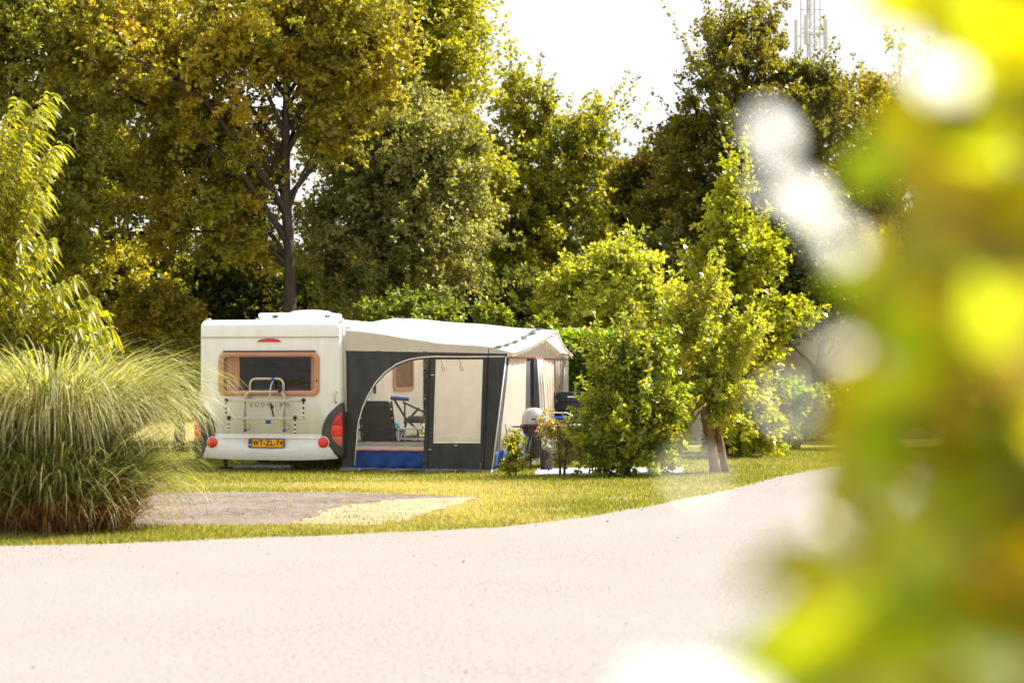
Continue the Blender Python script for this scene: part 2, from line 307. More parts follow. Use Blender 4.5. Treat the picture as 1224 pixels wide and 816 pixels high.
def rrect(x0, x1, z0, z1, r, k=8):
    o = []
    for cx_, cz, a0 in ((x1-r, z1-r, 0), (x0+r, z1-r, 90), (x0+r, z0+r, 180), (x1-r, z0+r, 270)):
        for i in range(k): a = R_(a0+90*i/(k-1)); o.append((cx_+r*math.cos(a), cz+r*math.sin(a)))
    return o
car = empty('caravan', lw(0, 0, 0), TH, 'white touring caravan in front with copper framed rear window, bicycle rack and yellow number plate', 'caravan')
ZT, ZB = 2.48, .44
wx0, wz1 = xz(262, 421); wx1, wz0 = xz(382, 473)
# shell: lofted rounded section, closed at the far end; rear panel with a window hole
b = MB(); secs = []
for yv, ins, drop in ((.16, 0, 0), (1.2, 0, 0), (3.6, 0, 0), (4.9, 0, 0), (5.3, .02, .1), (5.6, .08, .5)):
    secs.append([(x, yv, z) for x, z in rrect(-W+ins, -ins, ZB, ZT-drop, .07)])
n = len(secs[0]); vs = [p for s_ in secs for p in s_]
fs = [(i*n+k, i*n+(k+1) % n, (i+1)*n+(k+1) % n, (i+1)*n+k) for i in range(len(secs)-1) for k in range(n)]+[tuple((len(secs)-1)*n+k for k in range(n))]
b.add(vs, fs); b.build('body', 'white', car, smooth=False)
b = MB(); loops = []
loops.append([(x, .16, z) for x, z in rrect(-W, 0, ZB, ZT, .07)])
loops.append([(x, .07, z) for x, z in rrect(-W+.006, -.006, ZB, ZT-.03, .07)])
loops.append([(x, .02, z) for x, z in rrect(-W+.03, -.03, ZB, ZT-.09, .07)])
loops.append([(x, 0, z) for x, z in rrect(-W+.06, -.06, ZB, ZT-.2, .07)])
loops.append([(x, 0, z) for x, z in rrect(wx0+.05, wx1-.05, wz0+.05, wz1-.05, .08)])
vs = [p for l_ in loops for p in l_]; fs = [(i*n+k, i*n+(k+1) % n, (i+1)*n+(k+1) % n, (i+1)*n+k) for i in range(len(loops)-1) for k in range(n)]
b.add(vs, fs); b.build('rear_panel', 'white', car, smooth=True)
# cap seam
p0 = xz(241, 403); p1 = xz(406, 403)
MB().box(-W+.03, -.03, -.012, .06, p0[1]-.012, p0[1]+.006).build('seam_strip', 'trim', car, bevel=.003)
# window
fr = MB(); o1 = rrect(wx0, wx1, wz0, wz1, .11); i1 = rrect(wx0+.085, wx1-.085, wz0+.085, wz1-.075, .06)
m_ = rrect(wx0+.02, wx1-.02, wz0+.02, wz1-.02, .10); n = len(o1)
ls = [[(x, -.002, z) for x, z in o1], [(x, -.035, z) for x, z in o1], [(x, -.05, z) for x, z in m_], [(x, -.048, z) for x, z in rrect(wx0+.07, wx1-.07, wz0+.07, wz1-.06, .07)], [(x, -.025, z) for x, z in i1], [(x, .03, z) for x, z in i1]]
fr.add([p for l_ in ls for p in l_], [(i*n+k, i*n+(k+1) % n, (i+1)*n+(k+1) % n, (i+1)*n+k) for i in range(5) for k in range(n)])
win = fr.build('window', 'copper', car, smooth=True)
g = MB(); gl = rrect(wx0+.07, wx1-.07, wz0+.07, wz1-.06, .07); g.add([(x, -.018, z) for x, z in gl], [tuple(range(len(gl)))]); g.build('pane', 'glass', win)
MB().box(wx0+.07, wx1-.07, -.03, -.002, wz1+.004, wz1+.026).build('rain_strip', 'dgrey', win)
cx0 = xz(284, 430)[0]; cx1 = xz(369, 430)[0]
for (a0, a1) in ((wx0+.06, cx0), (cx1, wx1-.06)):
    c = MB(); c.grid(lambda u, v_: (a0+(a1-a0)*u+.01*math.sin(v_*3), .09+.02*math.sin(u*(a1-a0)*90), wz0+(wz1-wz0)*v_), 40, 6); c.build('curtain', 'curtain', win, smooth=True)
for px_ in (270, 379): p = ly(px_, 455, -.03); MB().box(p[0]-.012, p[0]+.012, -.055, -.03, p[2]-.02, p[2]+.02).build('latch', 'dark', win)
MB().box(-W+.1, -.1, .35, .4, .6, wz0+.12).build('rear_seat', 'interior', car)
for zz, x0_, x1_ in ((1.55, -1.9, -1.7), (1.5, -1.3, -1.05), (1.52, -.75, -.5)): pass
MB().box(-2.0, -.35, 2.6, 2.7, .6, 2.3).build('cupboard', 'interior', car, bevel=.01)
# brake light (thin crescent)
bl = [xz(308, 408.5), xz(336, 408.5)]+[xz(322+14*math.cos(a), 408.5-4.2*math.sin(a)) for a in np.linspace(0.15, math.pi-.15, 10)]
MB().prism(bl, lambda a, b_, d: (a, d, b_), -.02, .01).build('brake_light', 'red', car, bevel=.004)
# grab handles
for px_, s_ in ((240, 1), (402, -1)):
    q = ly(px_, 468); a = ly(px_, 481)
    hd = MB(); hd.tube([(q[0], 0, q[2]), (q[0]+.012*s_, -.05, q[2]-.03), (q[0]+.006*s_, -.055, (q[2]+a[2])/2), (a[0]+.012*s_, -.05, a[2]+.03), (a[0], 0, a[2])], .018); hd.build('grab_handle', 'cream', car, smooth=True)
# bumper panel with crescent recess
bx0 = xz(243, 530)[0]; bx1 = xz(404, 530)[0]; bzt = xz(320, 518)[1]; bzb = xz(320, 549.5)[1]
def bump_fn(u, v_):
    x = bx0+(bx1-bx0)*u; e = abs(2*u-1)
    zb = bzb+.035*e**3; zt = bzt; z = zb+(zt-zb)*v_
    d = .09*(math.sin(math.pi*min(1, v_*1.05+.08))**.5)
    rt = zt-.075; rb = rt-.20*(1-e**2*1.45)
    if rb < z < rt: d -= .05*min(1, (rt-z)/.012)*min(1, ((z-rb)/.05))
    d -= .05*e**8
    return (x, -max(.004, d), z)
bp = MB(); bp.grid(bump_fn, 90, 60); bp.grid(lambda u, v_: (bx0+(bx1-bx0)*u, -.004+.35*v_, bzb+.035*abs(2*u-1)**3), 30, 2)
bp.build('bumper', 'white', car, smooth=True)
p = xz(300, 524.5); q = xz(341, 533.8)
pl = MB().box(p[0]-.01, q[0]+.01, -.09, -.04, q[1]-.008, p[1]+.008).build('number_plate', 'dgrey', car, bevel=.004)
MB().box(p[0]+.055, q[0], -.094, -.088, q[1], p[1]).build('plate_face', 'plate', pl)
MB().box(p[0], p[0]+.052, -.094, -.088, q[1], p[1]).build('country_band', 'blue', pl)
rotx = Matrix.Rotation(math.pi/2, 4, 'X')
text_obj('lettering', 'WT-ZL-74', .125, 'ink', pl, Matrix.Translation(((p[0]+.055+q[0])/2, -.0955, (p[1]+q[1])/2)) @ rotx @ Matrix.Scale(.86, 4, (1, 0, 0)), .0015, 1.12)
text_obj('country_mark', 'NL', .04, 'pipe', pl, Matrix.Translation((p[0]+.026, -.0955, q[1]+.03)) @ rotx, .0012)
e = ly(294, 528.5, -.05)
MB().tube([(e[0]+.028*math.cos(a), -.062, e[2]+.028*math.sin(a)+(.012 if math.sin(a) > .6 else 0)) for a in np.linspace(-.6, 3.8, 12)], .0045, 6).build('emblem', 'plate', car)
s_ = ly(323, 484, -.004)
for k_, ch in enumerate('S\u00dcDWIND'): text_obj('badge_letter', ch, .095, 'badge', car, Matrix.Translation((s_[0]-.02+(k_-3)*.104+(.012 if k_ > 3 else 0), -.006, s_[2])) @ rotx, .003)
# corner pods with lamp clusters
def smooth_closed(pts, k=4):
    o = []; n_ = len(pts)
    for i in range(n_):
        p0, p1, p2, p3 = [np.array(pts[(i+j-1) % n_]) for j in range(4)]
        for s in range(k):
            t = s/k; o.append(tuple(.5*((2*p1)+(-p0+p2)*t+(2*p0-5*p1+4*p2-p3)*t*t+(-p0+3*p1-3*p2+p3)*t**3)))
    return o
podR = [(410.5, 483), (401, 487), (391, 498), (386, 511), (385.5, 523), (391, 536), (400, 543), (411, 546)]
podL = [(235, 484), (246, 488), (253, 498), (257.5, 512), (256, 524), (250, 537), (243, 544), (235, 546)]
for pod, sgn, lens in ((podR, 1, [(409.5, 492), (404, 497), (399, 507), (397.5, 517), (401, 527), (409, 534)]), (podL, -1, [(234, 500), (239, 503), (242.5, 512), (242, 521), (238, 528), (234, 529)])):
    P = [xz(*q_) for q_ in pod]; xe = (P[0][0]+P[-1][0])/2
    P = P[:1]+P[1:-1]+P[-1:]
    c0 = [sum(a[0] for a in P)/len(P), sum(a[1] for a in P)/len(P)]
    crv = smooth_closed(P[1:-1]+[P[-1], (xe, c0[1]), P[0]], 3)
    b = MB(); nn = len(crv)
    for k_, (sc_, yv) in enumerate(((1, .5), (1, -.02), (.94, -.05), (.8, -.07), (.5, -.075))):
        b.v += [(xe+(a-xe)*sc_+(.0 if k_ else 0), yv if True else 0, c0[1]+(z-c0[1])*sc_) for a, z in crv]
    b.f = [(i*nn+k, i*nn+(k+1) % nn, (i+1)*nn+(k+1) % nn, (i+1)*nn+k) for i in range(4) for k in range(nn)]+[tuple(4*nn+k for k in range(nn))]
    pd = b.build('tail_light', 'dgrey', car, smooth=True)
    Q = [xz(*q_) for q_ in lens]; zs = [q_[1] for q_ in Q]; z0, z1 = min(zs), max(zs)
    Q = [(xe if abs(q_[0]-Q[0][0]) < .03 else q_[0], q_[1]) for q_ in Q]
    def hull(zv):
        for (xa, za), (xb, zb_) in zip(Q[:-1], Q[1:]):
            if zb_ <= zv <= za: return xa+(xb-xa)*(za-zv)/max(1e-6, za-zb_)
        return xe
    for f0, f1, mm in ((0, .3, 'amber'), (.31, .62, 'redl'), (.63, 1, 'red')):
        zz_ = np.linspace(z0+(z1-z0)*f0, z0+(z1-z0)*f1, 6)
        b = MB(); b.prism([(xe+.002*sgn, zz_[0])]+[(hull(z), z) for z in zz_]+[(xe+.002*sgn, zz_[-1])], lambda a, b_, d: (a, d, b_), -.09, -.03); b.build('lamp_lens', mm, pd, bevel=.006)
for px_ in (254, 386.5):
    c_ = ly(px_, 528.5, -.08); b = MB(); b.lathe([(.088, 0), (.088, .03), (.075, .05), (.04, .062), (.01, .065)], lambda a, b_, h: (c_[0]+a, -.06-h, c_[2]+b_)); ro = b.build('round_reflector', 'redl', car, smooth=True)
    b = MB(); b.lathe([(.1, 0), (.1, .02), (.088, .022)], lambda a, b_, h: (c_[0]+a, -.055-h, c_[2]+b_)); b.build('bezel', 'white2', ro, smooth=True)
# roof hatch, vents, awning rail, chassis, wheels, legs, window on the door side
hx0, hx1 = xz(317, 375, 1.2)[0], xz(399, 375, 1.2)[0]
b = MB(); b.prism([(hx0+.06, ZT-.01), (hx0, ZT+.1), (hx0+.03, ZT+.135), (hx1-.03, ZT+.14), (hx1, ZT+.11), (hx1-.02, ZT-.01)], lambda a, b_, d: (a, d, b_), .8, 1.7); ht = b.build('roof_hatch', 'white2', car, bevel=.02)
b = MB(); b.lathe([(.36, 0), (.33, .035), (.2, .055), (.05, .06)], lambda a, c_, h: ((hx0+hx1)/2+.2+a, 1.2+c_, ZT+.13+h)); b.build('dome', 'white2', ht, smooth=True)
for px_ in (328, 391): x = xz(px_, 376, .78)[0]; MB().box(x-.03, x+.05, .77, .81, ZT+.055, ZT+.085).build('hinge', 'dark', ht)
for px_, r_ in ((309, .05), (249, .045)):
    x = xz(px_, 379, .9)[0]; b = MB(); b.lathe([(r_*.7, 0), (r_*.7, .04), (r_, .045), (r_, .06)], lambda a, c_, h: (x+a, .9+c_, ZT-.01+h)); b.build('roof_vent', 'cream', car, smooth=True)
MB().box(.0, .022, .10, 4.9, ZT-.12, ZT-.08).build('awning_rail', 'alu', car)
MB().box(-W+.12, -.12, .1, 5.0, .33, .43).build('underbody', 'black', car)
b = MB(); b.box(-W+.35, -W+.41, .3, 6.6, .26, .34); b.box(-.41, -.35, .3, 6.6, .26, .34); b.build('chassis', 'steel', car)
for x in (-W+.12, -.12):
    b = MB(); b.lathe([(.30, -.09), (.32, -.07), (.32, .07), (.30, .09)], lambda a, c_, h: (x+h, 2.9+a, .32+c_), 28); wh = b.build('wheel', 'tyre', car, smooth=True)
    b = MB(); b.lathe([(.19, -.095), (.17, -.1), (.06, -.085), (.06, .085), (.17, .1), (.19, .095)], lambda a, c_, h: (x+h, 2.9+a, .32+c_), 20); b.build('rim', 'alu', wh, smooth=True)
for px_ in (271, 381):
    p = ly(px_, 556, .35); s = 1 if px_ < 300 else -1
    b = MB(); b.tube([(p[0]-.12*s, .35, .42), (p[0], .35, .05)], .028); b.tube([(p[0]+.02*s, .35, .4), (p[0], .35, .05)], .02); b.box(p[0]-.08, p[0]+.08, .27, .43, .0, .045); b.build('support_leg', 'black', car)
# side window and door on the awning side (seen through the awning)
def wall_rect(x0, pxs, pys):
    a = lx(pxs[0], pys[0], x0); b_ = lx(pxs[1], pys[1], x0); return a[1], b_[1], b_[2], a[2]
y0, y1, z0, z1 = 3.15, 4.5, 1.28, 1.92
sw = MB(); o1 = rrect(y0, y1, z0, z1, .1); i1 = rrect(y0+.07, y1-.07, z0+.07, z1-.07, .06); n = len(o1)
sw.add([(.002, a, b_) for a, b_ in o1]+[(.035, a, b_) for a, b_ in o1]+[(.035, a, b_) for a, b_ in i1]+[(.006, a, b_) for a, b_ in i1], [(i*n+k, i*n+(k+1) % n, (i+1)*n+(k+1) % n, (i+1)*n+k) for i in range(3) for k in range(n)])
w2 = sw.build('window', 'copper', car, smooth=False); g = MB(); g.add([(.012, a, b_) for a, b_ in rrect(y0+.06, y1-.06, z0+.06, z1-.06, .06)], [tuple(range(n))]); g.build('pane', 'interior', w2)
dr = MB(); dr.box(.003, .02, 1.75, 2.5, .5, 2.3); dd = dr.build('door', 'white2', car, bevel=.008)
MB().box(.02, .026, 1.95, 2.3, 1.55, 2.0).build('pane', 'interior', dd, bevel=.004); MB().box(.02, .06, 1.82, 1.87, 1.25, 1.4).build('handle', 'dgrey', dd)
MB().box(.003, .012, .5, 1.2, .95, 1.3).build('locker_hatch', 'white2', car, bevel=.004)
MB().box(.003, .02, 1.3, 1.5, 1.72, 1.95).build('awning_light', 'cream', car, bevel=.006)

# bicycle rack
rk = MB(); dep = -.10
def hoop(x0p, x1p, topy, boty, y_, r=.019):
    xl, zt = xz(x0p, topy, y_); xr = xz(x1p, topy, y_)[0]; zb = xz(x0p, boty, y_)[1]; c_ = .1
    pts = [(xl, y_, zb), (xl, y_, zt-c_)]+[(xl+c_-c_*math.cos(a), y_, zt-c_+c_*math.sin(a)) for a in np.linspace(.3, 1.57, 5)]
    pts += [(xr-c_+c_*math.sin(a), y_, zt-c_+c_*math.cos(a)) for a in np.linspace(0, 1.27, 5)]+[(xr, y_, zt-c_), (xr, y_, zb)]
    return pts, xl, xr, zt, zb
pts, xl, xr, zt, zb = hoop(293, 340, 468, 515, -.16); rk.tube(pts, .023)
pts2, xl2, xr2, zt2, zb2 = hoop(299, 339, 452.5, 476, -.05); rk.tube(pts2, .021)
rack = rk.build('bicycle_rack', 'alu', car, smooth=True)
for (a, b_, py_, y_) in ((269, 364, 478.5, -.2), (269, 364, 499.5, -.28)):
    xa, z = xz(a, py_, y_); xb = xz(b_, py_, y_)[0]
    t2 = MB(); t2.box(xa, xb, y_-.03, y_+.03, z-.022, z+.022); t2.build('wheel_rail', 'alu', rack, bevel=.006)
for xq in (xl, xr):
    t2 = MB(); t2.tube([(xq, -.16, xz(293, 478, -.16)[1]), (xq, -.32, xz(293, 500, -.16)[1]-.02)], .014); t2.tube([(xq, -.16, zb+.02), (xq, -.02, zb+.02)], .016); t2.tube([(xq, -.16, zt-.13), (xq, -.03, zt-.10)], .012); t2.build('bracket', 'alu', rack)
    t2 = MB(); t2.tube([(xq, -.16, zb-.01), (xq, -.16, zb+.03)], .026); t2.build('foot_cap', 'blue', rack)
    t2 = MB(); t2.tube([(xq+.03, -.17, zb+.03), (xq+.08, -.18, zb+.03), (xq+.10, -.18, zb+.08), (xq+.06, -.18, zb+.12)], .012); t2.build('clamp', 'tan', rack)
for a, y0_, y1_, yy_ in ((270.5, 478, 499, -.24), (274, 499, 516, -.30), (363, 478, 499, -.24), (353, 499, 518, -.30)):
    x, z1_ = xz(a, y0_, yy_); z0_ = xz(a, y1_, yy_)[1]
    t2 = MB(); t2.box(x-.012, x+.012, yy_-.012, yy_-.004, z0_, z1_); t2.build('strap', 'dark', rack)
    t2 = MB(); t2.lathe([(.03, -.02), (.034, 0), (.03, .02)], lambda u_, v_, h: (x+u_, yy_+h, z1_+v_), 12); t2.build('buckle', 'dark', rack, smooth=True)
    for fz in (.3, .6, .85): t2 = MB(); zc = z1_+(z0_-z1_)*fz; t2.box(x-.014, x+.014, yy_-.016, yy_-.012, zc-.016, zc+.016); t2.build('strap_slot', 'white2', rack)
ax, az = xz(326, 453, -.12); bx_, bz = xz(324, 484, -.2)
t2 = MB(); t2.tube([(ax, -.07, az), (ax-.02, -.16, az-.12), (bx_-.02, -.2, bz+.12), (bx_, -.2, bz)], .014); t2.build('bicycle_holder', 'alu', rack, smooth=True)
t2 = MB(); t2.tube([(bx_, -.21, bz+.02), (bx_+.02, -.22, bz-.06), (bx_+.055, -.22, bz-.19)], .014); t2.build('holder_strap', 'dark', rack)
for (px_, py_) in ((326, 453), (325, 486), (334, 467)):
    x, z = xz(px_, py_, -.19); t2 = MB(); t2.box(x-.022, x+.022, -.21, -.15, z-.03, z+.03); t2.build('clamp_block', 'blue' if py_ != 467 else 'dark', rack, bevel=.008)
x, z = xz(321, 504, -.3); MB().box(x-.045, x+.045, -.315, -.30, z-.03, z+.03).build('warning_tag', 'blue', rack)
b = MB(); a_ = lw(-1.95, .1, .0)
# levelling board on the grass under the caravan
bd = MB(); bd.box(-.45, .45, -.12, .12, .0, .06); bd.prism([(-.75, 0), (-.45, .06), (-.45, 0)], lambda a, b2, d: (a, d, b2), -.12, .12)
o = bd.build('levelling_ramp', 'white2'); o.location = (*lw(-1.55, .75)[:2], .012); o.rotation_euler = (0, 0, TH+.1); tag(o, 'pale levelling ramp lying in the grass under the caravan', 'ramp')

# ------------------------------------------------------------------ awning
aw = empty('awning', lw(0, 0, 0), TH, 'grey awning with white roof, film windows and blue lower panels beside the caravan', 'awning')
AL = 5.6; YS = .12
nearpx = [(413, 395), (454, 399), (494, 406), (521, 410), (560, 412.5), (586, 415), (611, 421)]
NE = [ly(*p, YS) for p in nearpx]; XE = NE[-1][0]
def edge_z(x): return float(np.interp(x, [p[0] for p in NE], [p[2] for p in NE]))
ZE = NE[-1][2]
def roof_fn(u, v_):
    s = 1-abs(2*v_-1); prot = .22*max(0, s)**1.1 ; x = .004+(XE+prot-.004)*u
    ridge = 2.585-.25*u**1.1
    ez = edge_z(XE*u); f = min(1, s*1.02); f = f**(.75+.5*u) if u < .9 else f
    z = ez+(ridge-ez)*f-.035*math.sin(math.pi*f)*(.3+u)
    if u < .03: z = min(z, 2.47+4*u)
    return (x, YS+.005+(AL-YS)*v_, z+.006*math.sin(u*17+v_*9))
rf = MB(); rf.grid(roof_fn, 60, 60); rf.build('roof', 'roofc', aw, smooth=True, thick=.003)
def onroof(u, v_, up=.008): p = roof_fn(u, v_); return (p[0], p[1], p[2]+up)
# storm strap, roof edge bands
st = MB()
pp = [Vector(onroof(.90+.03*math.sin(k*1.7)*(1 if 0 < k < 20 else 0)*.5, .002+.5*k/20, .012)) for k in range(21)]
for k in range(20):
    a, c_ = pp[k], pp[k+1]; wv = .035+.018*math.sin(k*2.1); st.add([(a.x-wv, a.y, a.z), (a.x+wv, a.y, a.z+.004), (c_.x+wv, c_.y, c_.z+.004), (c_.x-wv, c_.y, c_.z)], [(0, 1, 2, 3)])
st.build('storm_strap', 'dgrey', aw, thick=.006)
pb = MB(); pb.tube([onroof(1, v_, -.01) for v_ in np.linspace(0, 1, 40)], .022, 6); pb.build('canopy_hem', 'roofc', aw, smooth=True)
# scalloped valance under the canopy edge on the far slope
va = MB(); va.grid(lambda u, v_: (roof_fn(1, u)[0]+.004, roof_fn(1, u)[1], roof_fn(1, u)[2]-(.05+.025*abs(math.sin(u*40)))*v_), 120, 1); va.build('valance', 'tauped', aw)
# side gable (cream) and dark side panel; pixel outlines resolved onto the real side plane
def conv(y_): return lambda a, b_: (a, y_, b_)
top_band = [ly(px_, 418.5, YS) for px_ in (413, 606)]
gb = MB(); gp = [(p[0], p[2]) for p in NE]; gb.poly([gp+[xz(608, 422, YS), xz(413, 418.5, YS)]], conv(YS)); gb.build('side_gable', 'creamc', aw, thick=.003)
arch = [(427, 527), (428, 517), (430, 503), (434, 489), (441, 473), (450, 459), (461, 447), (475, 437), (490, 431.5), (503, 429.5), (511.5, 429)]
win1 = [xz(*p, YS) for p in arch+[(507, 527)]]
win2p = [(521.5, 429.5), (577, 429.5), (573.5, 529), (518.5, 529)]; win2 = [xz(*p, YS) for p in win2p]
bluep = [(425, 527.5), (506.5, 527.5), (506, 559), (423, 558)]
outl = [(412.5, 418.8), (606.5, 422.5), (598, 480), (589.5, 563), (506.5, 560.5), (506.5, 528), (425.5, 528), (423, 560), (409, 560), (411, 480)]
sp = MB(); sp.poly([[xz(*p, YS) for p in outl], win2], conv(YS))
# keep the arch window open by tessellating with it as a hole just inside the outline
sp = MB(); hole1 = [xz(*p, YS) for p in arch+[(507, 526.5), (428, 526.5)]]
outl2 = [(412.5, 418.8), (606.5, 422.5), (598, 480), (589.5, 563), (506.5, 560.5), (506.5, 528), (425.5, 528), (423, 560), (409, 560), (411, 480)]
sp.poly([[xz(*p, YS) for p in outl2], hole1, win2], conv(YS)); side = sp.build('side_panel', 'canvas', aw, thick=.004)
def strip_panel(name, pts, m, y_=YS, wav=.012, parent=aw):
    (ax_, ay_), (bx2, by2), (cx2, cy2), (dx2, dy2) = [xz(*p, y_) for p in pts]
    q = MB(); q.grid(lambda u, v_: ((ax_*(1-u)+bx2*u)*(1-v_)+(dx2*(1-u)+cx2*u)*v_, y_+wav*math.sin(u*23+v_*4)*(.3+v_), (ay_*(1-u)+by2*u)*(1-v_)+(dy2*(1-u)+cy2*u)*v_), 50, 6); return q.build(name, m, parent, smooth=True, thick=.003)
strip_panel('film_hem', [(425.5, 527.5), (506.5, 528), (506.5, 533.3), (425, 532.3)], 'hem', YS, .003)
strip_panel('cream_band', [(425, 532.5), (506.5, 533.5), (506.5, 538), (424.5, 537.2)], 'creamc', YS-.004, .003)
strip_panel('red_piping', [(424.5, 537.3), (506.5, 538), (506.5, 539.3), (424.5, 538.4)], 'redp', YS-.012)
strip_panel('blue_panel', [(424.5, 538.5), (506.5, 539.4), (506, 560), (423, 559.5)], 'bluec')
strip_panel('mud_skirt', [(408, 558), (590, 561), (592, 568.5), (403, 562.5)], 'skirt', YS-.02, .03)
g = MB(); ws = [xz(*p, YS) for p in arch+[(507, 527), (428, 527)]]; g.poly([ws], conv(YS+.006)); g.build('film_window', 'pvc', aw)
g = MB(); g.poly([win2], conv(YS+.006)); nw = g.build('net_window', 'mesh', aw)
for (p0, p1) in (((521.5, 429.5), (518.5, 529)), ((577, 429.5), (573.5, 529)), ((518.5, 529), (574.5, 529)), ((519, 522), (574, 522))):
    a, b_ = ly(*p0, YS-.006), ly(*p1, YS-.006); MB().tube([a, b_], .008 if p0[1] != 522 else .005, 6).build('window_hem', 'pipe', nw)
for pxx in (527, 549):
    a = ly(pxx, 430, YS-.01); MB().tube([a, (a[0]+.03, YS-.02, a[2]-.1), (a[0]+.07, YS-.02, a[2]-.17), (a[0]+.035, YS-.02, a[2]-.19), (a[0]+.005, YS-.02, a[2]-.1)], .004, 5).build('blind_cord', 'dark', nw)
pipe = [(424, 556)]+[(426.3, 530), (427, 517), (429, 502), (433, 488), (440, 472), (449, 457), (460, 445), (474, 435), (489, 429.3), (503, 427), (520, 426), (560, 426.3), (603, 426)]
MB().tube([ly(px_, py_, YS-.008) for px_, py_ in pipe], .011, 6).build('arch_piping', 'pipe', aw, smooth=True)
MB().tube([ly(409, 380.5, YS-.02), ly(412, 430, YS-.02), ly(413, 492, YS-.02)], .03, 6).build('wall_seal', 'creamc', aw, smooth=True)
MB().tube([ly(605, 426, YS-.01), ly(596, 500, YS-.01), ly(588.5, 560, YS-.01)], .012, 6).build('corner_piping', 'pipe', aw, smooth=True)
for px_ in (513, 583): 
    MB().tube([ly(px_, 428, YS-.004), ly(px_-2 if px_ < 550 else px_-5, 560, YS-.004)], .012, 5).build('zip', 'dark', aw)
MB().tube([ly(584, 416, YS-.03), ly(579, 500, YS-.06), ly(574, 566, YS-.12)], .006, 5).build('guy_strap', 'dark', aw)
pk = ly(574, 553, YS-.1); MB().tube([(pk[0], pk[1], .02), (pk[0]+.01, pk[1], .14), pk], .008, 5).build('ground_strap', 'tan', aw)
for px_, py_ in ((517, 448), (514, 537), (545, 532)): p = ly(px_, py_, YS-.01); MB().box(p[0]-.025, p[0]+.025, p[1]-.01, p[1], p[2]-.006, p[2]+.006).build('toggle', 'pipe', aw)
for px_ in (430, 470, 510, 545, 588):
    p = ly(px_, 562, YS-.05); MB().tube([(p[0], p[1], .05), (p[0], p[1]-.06, -.0), ], .008, 5).build('peg', 'steel', aw)
# front wall: slopes from (XB, y, 0) to (XT, y, ZE)
XB, XT = ly(589, 562, YS)[0], ly(606, 424, YS)[0]
def fw(f, z, off=0): return (XB+(XT-XB)*z/ZE+off, YS+(AL-YS)*f, z)
def fwp(px_, py_):          # pixel -> (f, z) on the front wall
    o, d, s_ = ray(px_, py_); t = 30
    for _ in range(12):
        z = CAMZ+s_*t; xq = XB+(XT-XB)*z/ZE; t = (xq-o[0])/d[0]
    return ((o[1]+d[1]*t-YS)/(AL-YS), CAMZ+s_*t)
def front(name, f0, f1, z0, z1, m, off=0, wav=0, thick=.003, f0t=None, f1t=None):
    f0t = f0 if f0t is None else f0t; f1t = f1 if f1t is None else f1t
    q = MB(); q.grid(lambda u, v_: fw((f0+(f1-f0)*u)*(1-v_)+(f0t+(f1t-f0t)*u)*v_, z0+(z1-z0)*v_, off+wav*math.sin(u*25)), 24, 4); return q.build(name, m, aw, smooth=True, thick=thick)
ZW = ZE-.08
def fpx(px_, z):
    k = (px_-CX)/F; x = fw(0, z)[0]; return ((k*(RY+x*sa)-RX-x*ca)/(-sa-k*ca)-YS)/(AL-YS)
def fr_(name, t0, t1, b0, b1, z0, z1, m, off=0, wav=0):
    front(name, fpx(b0, z0) if b0 else 0, min(1, fpx(b1, z0)), z0, z1, m, off, wav, .003, fpx(t0, z1) if t0 else 0, min(1, fpx(t1, z1)))
fr_('front_post_panel', None, 608.5, None, 594.5, .02, ZW, 'canvas')
fr_('film_window', 608.5, 629, 595, 627, .34, ZW, 'frontfilm')
fr_('blue_panel', None, 627, None, 627, .06, .34, 'bluec', 0, .01)
front('mud_skirt', 0, 1, 0, .06, 'skirt', .01, .02)
fr_('post_panel', 629, 634, 627, 634, .06, ZW, 'canvas', .01)
fr_('open_flap', 634, 638, 634, 646, .1, ZW, 'canvas', .03, .04)
fr_('striped_curtain', 637, 649, 645, 656, .12, ZW, 'striped', 0, .03)
fr_('film_window', 649, 663, 656, 664, .1, ZW, 'frontfilm', 0, .02)
fr_('corner_curtain', 661, 674, 663, 668, .05, ZW, 'tauped', .0, .06)
fg = MB(); fg.poly([[(YS, ZW), (AL, ZW), ((YS+AL)/2, ZE+.34)]], lambda a, b_: (XT+(.0), a, b_)); fg.build('front_gable', 'creamc', aw, thick=.003)
MB().tube([fw(0, ZW, .015), fw(1, ZW, .015)], .012, 5).build('red_piping', 'redp', aw)
for k in range(9):
    f = .52+k*.055; zz = ZW+.02-.05*math.sin(k*.9)+(.30*max(0, 1-abs(f-.5)*3) if k < 4 else 0)
    p = fw(f, zz, .04); MB().add([(p[0], p[1]-.05, p[2]), (p[0], p[1]+.05, p[2]), (p[0]+.01, p[1], p[2]-.09)], [(0, 1, 2)]).build('bunting_flag', 'orange' if k % 2 else 'greenb', aw, thick=.004)
MB().add([(.01, AL, .05), (XT, AL, .05), (XT, AL, ZE), (.01, AL, 2.25)], [(0, 1, 2, 3)]).build('far_side_panel', 'creamc', aw, thick=.004)
po = MB()
for f in (.012, .5, .985): po.tube([fw(f, 0, -.03), fw(f, ZW, -.03)], .014)
po.tube([fw(.012, ZW, -.03), fw(.985, ZW, -.03)], .014); po.tube([(.03, 2.6, 2.42), (XE+.3, 2.6, 2.22)], .014); po.build('poles', 'steel', aw, smooth=True)
print('AWN', XB, XT, XE, ZE, [fwp(px_, 480) for px_ in (606, 628, 640, 655, 663, 670)])

fmt = MB(); fmt.box(.08, 2.3, .25, 5.5, 0, .012); fo = fmt.build('ground_mat', 'tarp'); fo.location = (*lw(0, 0)[:2], .012); fo.rotation_euler = (0, 0, TH); tag(fo, 'pale grey ground mat laid on the grass inside the awning', 'mat')
